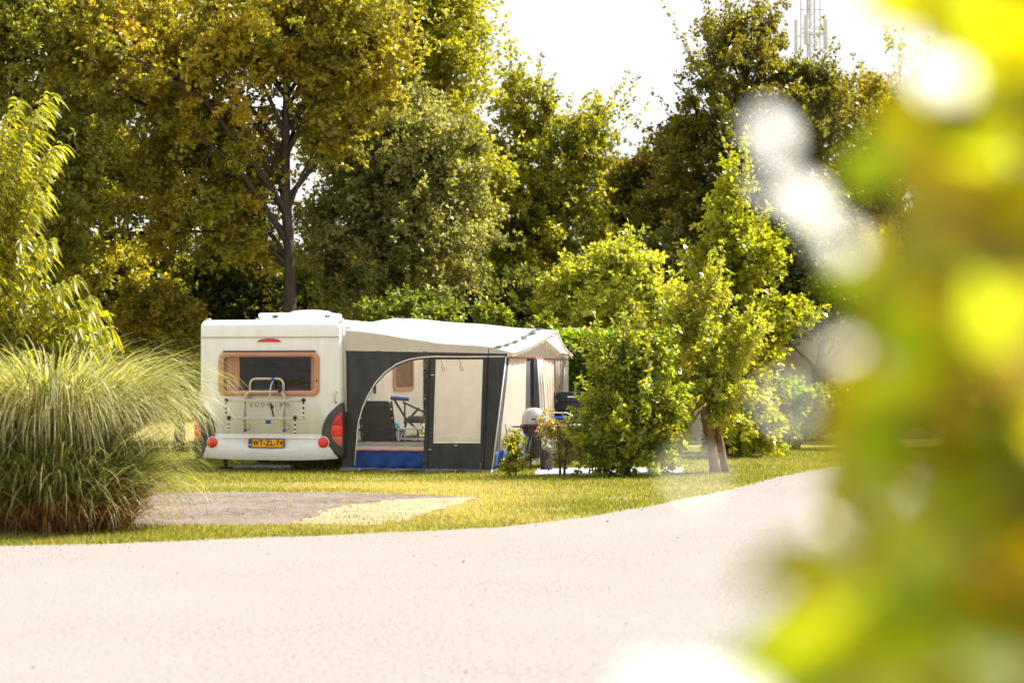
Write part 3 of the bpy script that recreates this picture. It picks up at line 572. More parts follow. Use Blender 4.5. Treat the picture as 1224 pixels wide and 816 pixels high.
# ------------------------------------------------------------------ furniture
def place(name, loc, rz, label, cat, group=None): return empty(name, loc, rz, label, cat, group)
def recliner(loc, rz, label, back_h, m='seat', logo=False, wd=.54):
    t = place('camping_chair', loc, rz, label, 'chair', None)
    b = MB(); k = back_h-.45
    for i in range(5):   # padded segments, the top one a thick rolled headrest
        z0, z1 = .45+k*i/5, .45+k*(i+1)/5; th = .05 if i < 4 else .085; w_ = wd/2-(.0 if i < 4 else .004)
        b.prism(rrect(-w_, w_, z0-.008, z1+.004, .045 if i < 4 else .075, 6), lambda a, c_, d: (a, .34*(c_-.45)/k+d, c_), -th, th*.8)
    b.build('backrest', m, t, bevel=.03)
    b = MB(); b.grid(lambda u, v_: ((2*u-1)*wd/2, -.5+.5*v_, .45+.04*(1-abs(2*u-1)**6)*math.sin(math.pi*(.1+.8*v_))), 12, 8); b.grid(lambda u, v_: ((2*u-1)*wd/2, -.5+.5*v_, .42), 1, 1); b.build('seat', m, t, smooth=True, fix=False)
    for s in (-1, 1):
        x = s*(wd/2+.03)
        b = MB(); b.tube([(x, -.48, .62), (x, -.3, .66), (x, .12, .66)], .022); b.build('armrest', 'black', t, smooth=True)
        b = MB(); b.tube([(x, -.45, .62), (x, .3, .015)], .013); b.build('leg', 'steel', t, smooth=True)
        b = MB(); b.tube([(x, .1, .64), (x, -.42, .015)], .013); b.build('leg', 'steel', t, smooth=True)
        b = MB(); b.tube([(x*.95, -.02, .45), (x*.95, .36, back_h)], .014); b.build('back_tube', 'black', t, smooth=True)
    if logo: MB().box(-.06, .06, .39, .402, back_h-.095, back_h-.07).build('logo_patch', 'pipe', t)
    return t
recliner(lw(.37, .95), R_(172), 'black padded reclining chair inside the awning behind the clear film window', 1.14)
c_ = at(684, 500, 34.6); recliner((c_.x, 34.6, 0), R_(175), 'black high back camping chair standing outdoors beside the hedge', 1.28, logo=True)
# visible maker patch on the side facing the camera
p = place('folding_table', (at(697, 500, 34).x-.2, 33.9, 0), .1, 'low folding table with a pale top standing between the grill and the hedge', 'table')
MB().box(-.45, .45, -.3, .3, .70, .73).build('tabletop', 'table', p, bevel=.006)
for sx in (-1, 1):
    for sy in (-1, 1): MB().tube([(sx*.38, sy*.26, .7), (sx*.42, -sy*.2, .0)], .013).build('leg', 'steel', p, smooth=True)
cb = place('cool_box', (at(670, 500, 33.9).x, 33.85, .73), .1, 'dark blue cool box standing on the outdoor folding table', 'cool box')
MB().box(-.18, .18, -.13, .13, 0, .10).build('body', 'navy', cb, bevel=.02); MB().box(-.185, .185, -.135, .135, .103, .135).build('lid', 'blue', cb, bevel=.012)
MB().tube([(-.19, 0, .06), (-.2, 0, .15), (-.1, 0, .2), (.1, 0, .2), (.2, 0, .15), (.19, 0, .06)], .01).build('handle', 'pipe', cb, smooth=True)
# grill
gx = at(638, 500, 32.6).x; gr = place('barbecue_grill', (gx, 32.6, 0), .2, 'gas barbecue with rounded metal lid on tripod legs in front of the awning', 'barbecue')
b = MB(); b.lathe([(.02, .28), (.10, .27), (.16, .22), (.195, .13), (.205, .02), (.205, 0)], lambda a, c_, h: (a, c_*.85, .76+h), 24); ld = b.build('lid', 'lid', gr, smooth=True)
MB().tube([(-.07, -.17, .86), (-.07, -.22, .86), (.07, -.22, .86), (.07, -.17, .86)], .01).build('handle', 'dark', ld)
b = MB(); b.lathe([(.10, 0), (.17, .05), (.21, .14), (.225, .17), (.225, .19)], lambda a, c_, h: (a, c_*.85, .565+h), 24); b.build('bowl', 'grillm', gr, smooth=True)
MB().box(.2, .36, -.13, .13, .72, .74).build('side_shelf', 'black', gr, bevel=.005); MB().box(-.36, -.2, -.13, .13, .72, .74).build('side_shelf', 'black', gr, bevel=.005)
for a in (90, 210, 330): MB().tube([(.08*math.cos(R_(a)), .08*math.sin(R_(a)), .58), (.26*math.cos(R_(a)), .26*math.sin(R_(a)), .01)], .013).build('leg', 'black', gr, smooth=True)
MB().box(-.04, .04, -.215, -.19, .64, .67).build('control_knob', 'red', gr, bevel=.01)
# gas bottle / crate behind grill
gbm = place('gas_bottle', (gx+.22, 33.1, 0), 0, 'dark grey gas bottle standing on the ground behind the barbecue', 'gas bottle')
b = MB(); b.lathe([(.09, 0), (.11, .03), (.11, .33), (.08, .40), (.04, .42)], lambda a, c_, h: (a, c_, h), 20); b.build('cylinder', 'dgrey', gbm, smooth=True); b = MB(); b.lathe([(.03, .42), (.03, .47), (.045, .48), (.045, .50)], lambda a, c_, h: (a, c_, h), 12); b.build('valve', 'steel', gbm)
# inside the awning
tb = place('side_table', lw(.97, 1.15), TH, 'small white side table inside the awning behind the film window', 'table')
MB().box(-.30, .30, -.22, .22, .66, .685).build('tabletop', 'table', tb, bevel=.005)
for sx in (-1, 1):
    for sy in (-1, 1): MB().tube([(sx*.27, sy*.19, .66), (sx*.27, sy*.19, 0)], .014).build('leg', 'pipe', tb)
MB().box(-.27, .27, -.2, .2, .50, .515).build('shelf', 'table', tb)
bk = MB(); bk.grid(lambda u, v_: (-.1+.2*u, -.07+.14*v_, .01+.012*abs(math.sin(u*math.pi))), 8, 2); o = bk.build('open_magazine', 'pipe', None, thick=.004); l_ = lw(.93, 1.1); o.location = (l_[0], l_[1], .688); tag(o, 'open white magazine lying on the small table inside the awning', 'magazine')
fb = place('folded_stroller', lw(.5, 2.3), TH, 'black folding frame with wheels and a blue bar inside the awning by the caravan wall', 'stroller')
b = MB(); b.tube([(-.25, 0, 1.16), (-.02, 0, .8), (.18, 0, .62), (.2, 0, .1)], .02); b.tube([(.18, .1, 1.0), (-.05, .1, .75), (-.2, .1, .1)], .02); b.tube([(-.05, 0, 1.08), (-.05, 0, .72)], .016); b.tube([(-.1, .05, 1.1), (.3, .05, .92), (.36, .05, .8)], .016); b.build('frame', 'black', fb, smooth=True)
MB().tube([(-.3, 0, 1.17), (.02, 0, 1.15)], .035).build('handlebar', 'blue', fb, smooth=True)
MB().box(0, .34, -.05, .2, .74, .86).build('basket', 'dgrey', fb, bevel=.03)
for x in (-.2, .2):
    b = MB(); b.tube([(x+.1*math.cos(a), .05, .105+.1*math.sin(a)) for a in np.linspace(0, 6.283, 17)], .014); b.build('wheel', 'tyre', fb, smooth=True)
bag = MB(); bag.lathe([(.10, 0), (.15, .05), (.16, .2), (.12, .3), (.05, .33)], lambda a, c_, h: (a, c_*.7, h), 14); o = bag.build('bag', 'skyb', None, smooth=True); o.location = (*lw(.45, 1.45)[:2], .45); tag(o, 'bright blue bag on the stool beside the reclining chair', 'bag')
stl = place('stool', lw(.45, 1.45), TH, 'brown woven stool beside the black reclining chair inside the awning', 'stool')
MB().box(-.2, .2, -.2, .2, .38, .45).build('seat', 'terracotta', stl, bevel=.03)
for sx in (-1, 1):
    for sy in (-1, 1): MB().tube([(sx*.16, sy*.16, .38), (sx*.17, sy*.17, 0)], .015).build('leg', 'black', stl)
def quickplant(name, loc, n_, r, ht, label, pot):
    t = place(name, loc, 0, label, 'plant'); b = MB(); b.lathe([(.05, 0), (.07, .12), (.075, .13)], lambda a, c_, h: (a, c_, h), 14); b.build('pot', pot, t, smooth=True)
    d = rng.normal(size=(n_, 3))*[1, 1, .6]+[0, 0, .7]; po_ = np.zeros((n_, 3))+[0, 0, .12]+norm(d)*r*rng.random((n_, 1))
    v, q, c = leaves_np(po_, d, .11, .03, tint(n_, [(.05, .12, .02), (.1, .18, .03)]), seg=3, droop=.5); mesh_np('leaves', v, q, c, 'leaf', t)
    return t
l_ = lw(1.16, 1.2); quickplant('potted_plant', (l_[0], l_[1], .687), 60, .12, .2, 'small green potted plant on the table inside the awning', 'white2')

# ------------------------------------------------------------------ vegetation
def tree(name, label, px, Y, ells, nclus, lpc, cr, leaf, cols, trunk=.16, cat='tree', group=None, wts=None, gy=None, top=None, lw_=.55, seeds=16, m='leaf', multi=1, lean=None, barkm='bark', depth=.85, droop=.25, var=.3, surf=2.2, twigs=7, fill=.15, low=None, clear=None, straight=False, shoots=0, shl=.45):
    low = (.36 if cat == 'tree' and leaf > .12 else .12) if low is None else low
    x0 = (px-CX)/F*Y; root = empty(name, (x0, Y, 0), 0, label, cat, group)
    k = Y/F; C = []; Wt = np.array([e[2]*e[3] for e in ells], float); Wt /= Wt.sum()
    for i in rng.choice(len(ells), nclus, p=Wt):
        ex, ey, rx, ry = ells[i]; d = rng.normal(size=3); d /= np.linalg.norm(d); r = rng.random()**(1/surf)*rng.uniform(.8, 1.18)
        if clear and d[1]*r < .25 and clear[0] < ex+d[0]*r*rx < clear[1] and clear[2] < ey-d[2]*r*ry < clear[3]: continue
        C.append([(ex-CX)*k+d[0]*r*rx*k-x0, d[1]*r*max(rx, ry*.6)*k*depth, (HOR-ey)*k+CAMZ+d[2]*r*ry*k])
    C = np.array(C); nclus = len(C); C[:, 2] = np.maximum(C[:, 2], .15)
    zt = C[:, 2].max(); zb = C[:, 2].min(); tz = top if top else zt*.82
    cxm = 0 if straight else np.average(C[:, 0])
    # trunk(s)
    b = MB(); trunks = []
    for q in range(multi):
        ang = 6.28*q/multi+.5; sp = (0 if multi == 1 else 1)
        pts = []
        for i in range(9):
            t = i/8; pts.append(Vector((sp*math.cos(ang)*(.05+t*t*.22*tz*.5)+(cxm*.8*t**1.6), sp*math.sin(ang)*(.05+t*t*.15*tz*.5), tz*t))+Vector((random.uniform(-1, 1), random.uniform(-1, 1), 0))*trunk*.5*(i > 0))
        b.tube(pts, [trunk*(1.25 if i == 0 else 1)*(1-.85*i/8)+.006 for i in range(9)], 9); trunks.append(pts)
    # seeds
    S = [int(rng.integers(len(C)))]
    D = np.linalg.norm(C-C[S[0]], axis=1)
    while len(S) < min(seeds, len(C)): j = int(D.argmax()); S.append(j); D = np.minimum(D, np.linalg.norm(C-C[j], axis=1))
    nodes = []
    def tpoint(z, c):
        pts = min(trunks, key=lambda P: min((p-Vector(c)).length for p in P)); z = min(max(z, tz*low), tz*.97); f = z/tz*8; i = min(7, int(f)); return pts[i].lerp(pts[i+1], f-i), trunk*(1-.85*f/8)
    for j in S:
        c = Vector(C[j]); h = math.hypot(c.x, c.y); a, ra = tpoint(c.z-.55*h-.1*tz, c); mid = a.lerp(c, .5)+Vector((0, 0, .10*h))+Vector([random.uniform(-.06, .06)*h for _ in range(3)])
        pts = [a, a.lerp(mid, .5)+Vector((0, 0, .02*h)), mid, mid.lerp(c, .55)+Vector((0, 0, .02)), c]; r0 = min(ra*.7, .02+.02*(c-a).length)
        b.tube(pts, [r0, r0*.8, r0*.6, r0*.4, r0*.2], 6); nodes += [(p, r0*f) for p, f in zip(pts[1:], (.7, .5, .35, .2))]
    NP = np.array([list(p) for p, _ in nodes])
    for i in range(len(C)):
        if i in S: continue
        j = int(np.linalg.norm(NP-C[i], axis=1).argmin()); a = nodes[j][0]; c = Vector(C[i]); r0 = max(.006, nodes[j][1]*.7); mid = a.lerp(c, .5)+Vector((0, 0, .06*(c-a).length)); b.tube([a, mid, c], [r0, r0*.7, r0*.35], 4)
    shp, shd, shc = [], [], []; cen = C.mean(0)
    for i in range(shoots):
        j = int(rng.integers(len(C))); dv = norm(((C[j]-cen)*[1, 1, .8]+[0, 0, .25]+rng.normal(size=3)*.25)[None])[0]; L0 = shl*rng.uniform(.5, 1.3); a = C[j]+dv*cr*.3
        pts = [a+dv*L0*t+np.array([0, 0, 1])*.18*L0*t*t for t in (0, .35, .7, 1)]; b.tube(pts, [.006+leaf*.02, .005, .004, .002], 4)
        for t in np.linspace(.1, 1, 8): shp.append(a+dv*L0*t+np.array([0, 0, 1])*.18*L0*t*t); shd.append(dv); shc.append(j)
    b.build('trunk', barkm, root, smooth=True, fix=False)
    # leaves: twigs per cluster
    lpc = int(lpc*(1.95 if leaf > .12 else 1.4)); leaf = leaf*(.78 if leaf > .12 else .9); cr = cr*(.78 if leaf > .09 else .88); tf = 6; nt_ = nclus*max(1, lpc//tf); ci = np.repeat(np.arange(nclus), max(1, lpc//tf)); n = nt_; crs = cr*rng.uniform(.5, 1.5, nclus)
    tw = norm(rng.normal(size=(nclus*twigs, 3))*[1, 1, .75]+[0, 0, .1]); ti = ci*twigs+rng.integers(0, twigs, n)
    td = tw[ti]; t = rng.random((n, 1))**.8; pos = C[ci]+td*t*crs[ci][:, None]+rng.normal(size=(n, 3))*(fill*crs[ci][:, None])
    pos[:, 2] = np.maximum(pos[:, 2], .03)
    tc_ = tint(n, cols, var, wts)*.6; tdv = norm(td+rng.normal(size=(n, 3))*.5+[0, 0, .15])
    if shoots:
        pos = np.concatenate([pos, np.array(shp)+rng.normal(size=(len(shp), 3))*.02]); tdv = np.concatenate([tdv, np.array(shd)]); ci = np.concatenate([ci, np.array(shc)]); nt_ = len(pos); tc_ = np.concatenate([tc_, tint(len(shp), cols, var, wts)*.75])
    pos = np.repeat(pos, tf, 0); tdv = np.repeat(tdv, tf, 0); ci = np.repeat(ci, tf); n = nt_*tf
    d = norm(tdv*.55+norm(rng.normal(size=(n, 3)))*.95+[0, 0, -droop]); ln = leaf*rng.uniform(.65, 1.35, n); pos = pos+d*leaf*.15
    cl = tint(nclus, cols, .18, wts)[ci]*.5+np.repeat(tc_, tf, 0)*.6+tint(n, cols, var, wts)*.15
    v, q, c = leaves_np(pos, d, ln, ln*lw_, cl, seg=1, fold=.22)
    mesh_np('crown' if cat == 'tree' else 'foliage', v, q, c, m, root)
    return root
OLV = [(.19, .19, .03), (.12, .14, .022), (.34, .31, .035), (.40, .34, .035)]
GLD = [(.22, .205, .025), (.14, .155, .02), (.36, .31, .03), (.40, .28, .03)]
GRY = [(.17, .18, .065), (.10, .12, .035), (.36, .34, .17), (.26, .25, .05)]
YGR = [(.30, .30, .03), (.18, .20, .025), (.46, .43, .04)]
GRN = [(.14, .18, .02), (.18, .22, .02), (.26, .28, .03)]
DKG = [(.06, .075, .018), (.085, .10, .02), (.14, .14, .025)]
BRT = [(.26, .29, .022), (.15, .19, .018), (.38, .39, .035)]

T = tree
T('oak_tree', 'dark oak with a thick black trunk at the far left edge of the photo', 12, 40, [(20, 40, 90, 110), (60, 200, 90, 120), (20, 330, 80, 100)], 150, 190, .75, .15, OLV, .26, top=12, wts=[.4, .4, .15, .05])
T('oak_tree', 'dark green oak standing behind the left oak, second trunk from the left edge', 66, 45, [(120, 60, 100, 120), (140, 220, 90, 130), (150, 340, 90, 80)], 190, 190, .8, .15, OLV, .2, top=12, wts=[.35, .4, .2, .05])
T('oak_tree', 'golden leaved oak whose bare dark trunk rises behind the caravan', 344, 41, [(190, 40, 150, 90), (330, 20, 140, 90), (400, 70, 80, 80), (230, 140, 110, 70), (240, 240, 90, 70), (300, 250, 45, 70), (385, 150, 40, 50)], 330, 190, .75, .15, GLD, .17, shoots=35, shl=1.2, top=10.5, wts=[.32, .28, .28, .12], seeds=26, clear=(315, 375, 125, 370), straight=True)
T('willow_oak_tree', 'grey green tree with silvery leaves directly behind the awning roof', 455, 43, [(430, 260, 80, 90), (520, 260, 70, 110), (470, 160, 90, 70), (440, 340, 70, 50)], 250, 210, .7, .13, GRY, .16, shoots=60, shl=1.1, top=6.5, seeds=24)
T('tall_maple_tree', 'tall yellow green maple rising out of the frame above the silvery tree', 480, 48, [(470, 40, 90, 90), (535, 10, 40, 60), (530, 110, 55, 80), (430, 120, 70, 90), (550, 210, 50, 70)], 230, 190, .75, .15, YGR, .2, shoots=60, shl=1.1, top=12, wts=[.5, .3, .2])
T('acacia_tree', 'loose crowned tree with sky gaps and slanting stems left of the pale sky', 590, 50, [(620, 150, 42, 62), (600, 240, 60, 80), (690, 175, 40, 68), (670, 270, 55, 70), (640, 330, 80, 50)], 210, 170, .7, .15, YGR+OLV[:2], .14, shoots=60, shl=1.1, top=7.5, multi=3, seeds=22)
T('yellowish_tree', 'small topped yellowish tree in the dip between the loose crown and the tall right tree', 760, 55, [(760, 240, 42, 75), (735, 260, 40, 50), (790, 260, 30, 80), (765, 330, 60, 60)], 130, 170, .75, .15, [(.15, .13, .02), (.22, .18, .02), (.10, .10, .02)], .15, top=7)
T('tall_oak_tree', 'tall round topped oak with visible branches in front of the radio mast', 885, 52, [(880, 60, 65, 75), (860, 170, 75, 70), (820, 220, 55, 80), (940, 160, 60, 90), (965, 105, 42, 42), (1000, 140, 40, 45), (900, 280, 90, 80), (830, 330, 70, 60)], 300, 170, .75, .15, [(.13, .12, .015), (.08, .095, .015), (.21, .18, .015)], .22, top=10.5, seeds=30, shoots=90, shl=1.2)
T('amber_oak_tree', 'orange tinged oak right of the radio mast behind the blurred leaves', 1050, 56, [(1040, 170, 65, 85), (1100, 200, 80, 110), (1020, 260, 70, 80), (1150, 110, 80, 80)], 220, 170, .8, .16, GLD, .2, top=10)
T('maple_tree', 'dark maple at the right rear behind the blurred branch', 1180, 52, [(1180, 220, 90, 130), (1100, 330, 90, 90), (1200, 380, 80, 60)], 170, 160, .8, .16, OLV, .2, top=9)
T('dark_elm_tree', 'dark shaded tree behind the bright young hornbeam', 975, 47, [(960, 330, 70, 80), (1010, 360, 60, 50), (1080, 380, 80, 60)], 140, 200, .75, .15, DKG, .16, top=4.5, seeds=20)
T('hornbeam_tree', 'bright green pointed young hornbeam left of the blurred leaves', 870, 38, [(876, 235, 16, 40), (870, 285, 32, 35), (878, 335, 55, 38), (895, 385, 62, 30), (940, 384, 30, 9), (905, 300, 40, 14), (850, 400, 45, 40), (880, 450, 60, 45), (890, 500, 50, 30)], 210, 130, .36, .12, BRT, .07, top=5.0, seeds=40, lw_=.6, droop=.35, m='glossleaf', twigs=6, surf=1.8, shoots=110, shl=.6)
T('light_willow_tree', 'light yellow green rounded tree behind the clipped hedge', 720, 46, [(700, 350, 48, 40), (745, 330, 42, 45), (770, 365, 42, 40), (665, 375, 28, 25)], 120, 220, .55, .12, [(.36, .38, .06), (.26, .30, .045), (.46, .46, .08)], .09, top=3, cat='tree')
T('double_trunk_tree', 'small golden leaved tree with two bare brown trunks beside the road', 850, 31.9, [(850, 350, 12, 30), (836, 392, 36, 38), (872, 420, 26, 32), (818, 440, 44, 42), (858, 470, 36, 40), (800, 480, 40, 46), (796, 530, 28, 26), (884, 392, 14, 16), (812, 380, 12, 30), (880, 460, 16, 14)], 200, 62, .30, .085, [(.27, .31, .045), (.40, .40, .07), (.18, .22, .035), (.38, .26, .05)], .02, top=2.6, seeds=60, lw_=.6, m='glossleaf', barkm='bark2', twigs=5, surf=1.5, wts=[.42, .33, .22, .03], low=.45, shoots=70, shl=.42)
T('beech_shrub', 'tall bushy green shrub left of the double trunk tree', 748, 30.8, [(752, 412, 12, 26), (730, 442, 20, 30), (766, 445, 34, 40), (745, 490, 50, 44), (772, 530, 38, 30), (726, 535, 30, 26), (722, 430, 8, 16), (738, 425, 12, 20), (785, 420, 14, 22), (792, 500, 24, 44)], 220, 66, .29, .085, [(.22, .27, .04), (.14, .18, .028), (.38, .39, .06), (.26, .17, .03)], .025, top=2.3, seeds=60, lw_=.65, multi=5, m='glossleaf', cat='shrub', twigs=5, surf=1.5, wts=[.4, .33, .24, .03], shoots=60, shl=.36)
T('rose_bush', 'open rose bush with pinkish young leaves in front of the cool box', 672, 31.2, [(672, 520, 26, 24), (660, 510, 18, 18), (690, 525, 20, 18), (678, 545, 20, 12)], 70, 48, .13, .05, [(.2, .2, .04), (.34, .27, .15), (.16, .2, .03), (.5, .42, .32)], .006, top=.7, seeds=30, multi=4, barkm='twig', cat='shrub', lw_=.6, m='glossleaf')
T('low_rose_bush', 'low thin rose bush between the cool box and the tall green shrub', 708, 31.3, [(706, 525, 16, 22), (716, 540, 16, 16)], 26, 42, .12, .05, [(.14, .14, .03), (.26, .19, .10), (.12, .15, .02)], .005, top=.6, seeds=20, multi=3, barkm='twig', cat='shrub', m='glossleaf')
T('young_sapling', 'thin young yellow green sapling by the front corner of the awning', 613, 31.0, [(613, 530, 9, 22), (610, 555, 12, 12), (619, 545, 8, 14)], 30, 36, .11, .06, [(.2, .24, .02), (.26, .26, .03)], .008, top=.8, seeds=15, multi=2, cat='shrub', m='glossleaf')
T('golden_shrub', 'golden leaved shrub rising behind the left corner of the caravan', 215, 41, [(205, 375, 28, 35), (230, 400, 25, 30), (190, 420, 35, 40), (225, 440, 25, 50), (170, 380, 30, 50)], 110, 170, .38, .12, [(.24, .22, .02), (.15, .17, .02), (.36, .27, .03)], .05, top=2.2, multi=3, cat='shrub', lw_=.45)
T('privet_shrub', 'light green shrub behind the awning roof ridge', 495, 40, [(500, 372, 35, 18), (535, 378, 18, 16), (460, 385, 25, 18), (500, 410, 60, 30)], 60, 170, .38, .11, [(.18, .20, .02), (.10, .14, .02)], .05, top=1.8, multi=3, cat='shrub')
T('tall_thin_shrub', 'thin shoots standing just behind the right end of the awning roof', 590, 39, [(580, 380, 10, 22), (600, 385, 12, 14), (640, 390, 25, 18), (600, 420, 50, 25)], 40, 130, .32, .11, [(.2, .22, .02), (.12, .15, .02)], .04, top=1.8, multi=3, cat='shrub')
T('laurel_bush', 'rounded light green bush near the road partly veiled by blur', 950, 42, [(925, 480, 32, 28), (965, 482, 34, 24), (1000, 485, 34, 26), (945, 500, 40, 18), (1050, 480, 45, 34), (1110, 475, 50, 40)], 150, 170, .34, .12, [(.22, .28, .03), (.15, .21, .03)], .04, top=1, multi=4, cat='shrub', m='glossleaf')
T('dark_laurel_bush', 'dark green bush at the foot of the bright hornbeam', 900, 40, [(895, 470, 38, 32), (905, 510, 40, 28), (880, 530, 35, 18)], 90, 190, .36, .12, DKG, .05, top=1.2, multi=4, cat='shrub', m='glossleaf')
# understory, one shrub each
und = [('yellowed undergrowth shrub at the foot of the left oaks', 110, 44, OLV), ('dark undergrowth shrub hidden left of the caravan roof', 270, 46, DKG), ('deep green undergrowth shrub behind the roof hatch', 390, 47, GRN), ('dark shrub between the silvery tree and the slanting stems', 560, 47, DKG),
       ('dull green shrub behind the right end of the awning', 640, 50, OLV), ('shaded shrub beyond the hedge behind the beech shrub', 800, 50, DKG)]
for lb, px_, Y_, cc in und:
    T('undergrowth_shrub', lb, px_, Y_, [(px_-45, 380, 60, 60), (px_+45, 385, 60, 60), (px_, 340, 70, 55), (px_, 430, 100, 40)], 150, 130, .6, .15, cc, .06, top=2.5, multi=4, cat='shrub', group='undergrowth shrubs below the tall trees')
# far wood as one mass behind
NF = 60000
fx = rng.uniform(-26, 30, NF); fy = 66+rng.uniform(0, 5, NF); fz = (5.5+2.0*snoise(fx, fx*0, .35, 5)+1.2*snoise(fx, fx*0, 1.1, 6))*rng.random(NF)**.8
fx += .8*snoise(fz, fy, 1.3, 3)
v, q, c = leaves_np(np.stack([fx, fy, np.maximum(fz, .05)], 1), rng.normal(size=(NF, 3)), .42*rng.uniform(.6, 1.3, NF), .28, tint(NF, OLV[:3]+DKG, .3), seg=1)
tag(mesh_np('distant_wood', v, q, c, 'leaf'), 'distant mass of dark trees closing the view behind everything', 'wood', kind='stuff')
# hedge
hx0, hx1 = at(652, 0, 38.5).x, at(800, 0, 38.5).x
NH = 26000
u = rng.random(NH); face = rng.random(NH); hxv = hx0+(hx1-hx0)*u; ht_ = 2.28
fzv = rng.random(NH)*ht_; fyv = np.where(face < .62, 38.2+.0*u, 38.2+1.3*rng.random(NH)); fzv = np.where(face < .62, fzv, ht_)
fyv = fyv+.10*snoise(hxv, fzv, 4, 8)+rng.normal(size=NH)*.06; fzv = fzv+rng.normal(size=NH)*.04+.07*snoise(hxv, fyv, 5, 2)*(fzv > 2)
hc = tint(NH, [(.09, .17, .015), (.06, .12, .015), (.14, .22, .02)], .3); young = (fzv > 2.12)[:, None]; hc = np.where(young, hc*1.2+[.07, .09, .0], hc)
dd_ = norm(np.stack([rng.normal(size=NH)*.8, np.where(face < .62, -.8, 0)+rng.normal(size=NH)*.5, .4+rng.normal(size=NH)*.5], 1))
v, q, c = leaves_np(np.stack([hxv, fyv, np.maximum(fzv, .03)], 1)-np.array([(hx0+hx1)/2, 38.8, 0]), dd_, .11*rng.uniform(.7, 1.3, NH), .055, hc)
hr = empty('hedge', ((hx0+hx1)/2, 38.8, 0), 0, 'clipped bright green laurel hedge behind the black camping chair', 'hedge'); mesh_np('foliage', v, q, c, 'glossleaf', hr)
b = MB()
for i in range(9): x = (hx0-hx1)/2+(hx1-hx0)*(i+.5)/9; b.tube([(x, 0, 0), (x+.05, 0, 1), (x-.05, .1, 2.1)], [.04, .03, .01], 6)
b.build('stems', 'bark', hr)

# double trunks: replace thin stems by the thick ones seen
for p0, p1, r0, lb in (((846, 522), (857, 566), .085, 1), ((857, 523), (864, 567), .062, 2)):
    pass
dt = [o for o in bpy.data.objects if o.name.startswith('double_trunk_tree')][0]
for (pa, pb2, r_) in (((843, 500), (855.5, 567), .078), ((856.5, 505), (867.5, 567), .056)):
    a = at(*pa, 31.9)-Vector((dt.location.x, 31.9, 0)); c_ = at(*pb2, 31.9)-Vector((dt.location.x, 31.9, 0)); c_.z = 0
    if r_ < .07: a.y += .1; c_.y += .12
    m1 = a.lerp(c_, .5)+Vector((.015, 0, 0)); MB().tube([c_, c_.lerp(m1, .5), m1, a, a+Vector((-.05, 0, .5)), a+Vector((-.1, 0, 1.1))], [r_*1.25, r_*1.05, r_, r_*.92, r_*.6, r_*.2], 12).build('trunk', 'bark2', dt, smooth=True)

# lance leaved plant at left
def spray_plant(name, label, base, branches, m, leaf, width, cols, seg=4, droop=.6, spacing=.035, cat='shrub', stem_r=.012, side=.9, wts=None, stemm='twig'):
    root = empty(name, base, 0, label, cat); B = Vector(base); b = MB(); P = []; D = []
    for br in branches:
        pts = [Vector(p)-B for p in br]; ln_ = sum((q-p).length for p, q in zip(pts[:-1], pts[1:])); b.tube(pts, [stem_r*(1-.8*i/(len(pts)-1)) for i in range(len(pts))], 5)
        n_ = int(ln_/spacing); 
        for i in range(n_):
            t = (i+random.random())/n_; t = .15+.85*t; f = t*(len(pts)-1); k_ = min(len(pts)-2, int(f)); p = pts[k_].lerp(pts[k_+1], f-k_); d = (pts[k_+1]-pts[k_]).normalized()
            for s in range(2): r = Vector(rng.normal(size=3)); r = (r-d*r.dot(d)).normalized(); P.append(list(p)); D.append(list(d*.7+r*side+Vector((0, 0, -.15))))
    P = np.array(P); D = np.array(D); n_ = len(P)
    b.build('stems', stemm, root, smooth=True, fix=False)
    ln_ = leaf*rng.uniform(.6, 1.2, n_); v, q, c = leaves_np(P, D, ln_, ln_*width, tint(n_, cols, .25, wts), seg=seg, droop=droop, fold=.15); mesh_np('leaves', v, q, c, m, root, smooth=True)
    return root
random.seed(5); brs = []
Yp = 22.0; base = (at(-30, 0, Yp).x, Yp, 0)
tips = [(62, 116), (74, 172), (30, 150), (20, 118), (55, 225), (40, 262), (58, 300), (95, 330), (115, 355), (133, 378), (138, 400), (120, 392), (100, 410), (85, 372), (70, 340), (60, 420), (90, 440), (40, 330), (20, 300), (10, 240), (30, 380), (10, 200), (110, 430), (50, 460), (15, 420), (80, 400), (20, 350), (65, 285), (0, 150), (0, 330), (35, 200), (105, 385), (70, 395), (45, 300), (125, 372), (135, 392), (128, 415), (112, 365), (90, 420), (118, 405), (75, 355), (98, 378), (50, 390), (30, 420), (60, 110), (66, 178)]
for tx, ty in tips:
    for j in range(3):
        e_ = at(tx-random.uniform(0, 18)*j, ty+random.uniform(0, 22)*j, Yp+random.uniform(-.5, .5)); s_ = Vector((base[0]+random.uniform(-.1, .2), Yp+random.uniform(-.2, .2), max(.3, e_.z*random.uniform(.35, .6))))
        mid = s_.lerp(e_, .55)+Vector((0, 0, .22)); brs.append([s_, s_.lerp(mid, .5)+Vector((0, 0, .08)), mid, mid.lerp(e_, .6)+Vector((0, 0, .07)), e_])
brs.append([Vector(base), Vector(base)+Vector((.05, 0, 1.5)), Vector(base)+Vector((.1, 0, 3.0)), at(-5, 140, Yp)])
pp_ = spray_plant('lance_leaved_shrub', 'tall shrub with drooping narrow glossy leaves at the left edge above the ornamental grass', base, brs, 'glossleaf', .165, .21, [(.28, .30, .025), (.17, .20, .02), (.42, .41, .04), (.4, .2, .05)], spacing=.055, droop=.8, wts=[.4, .33, .24, .03])

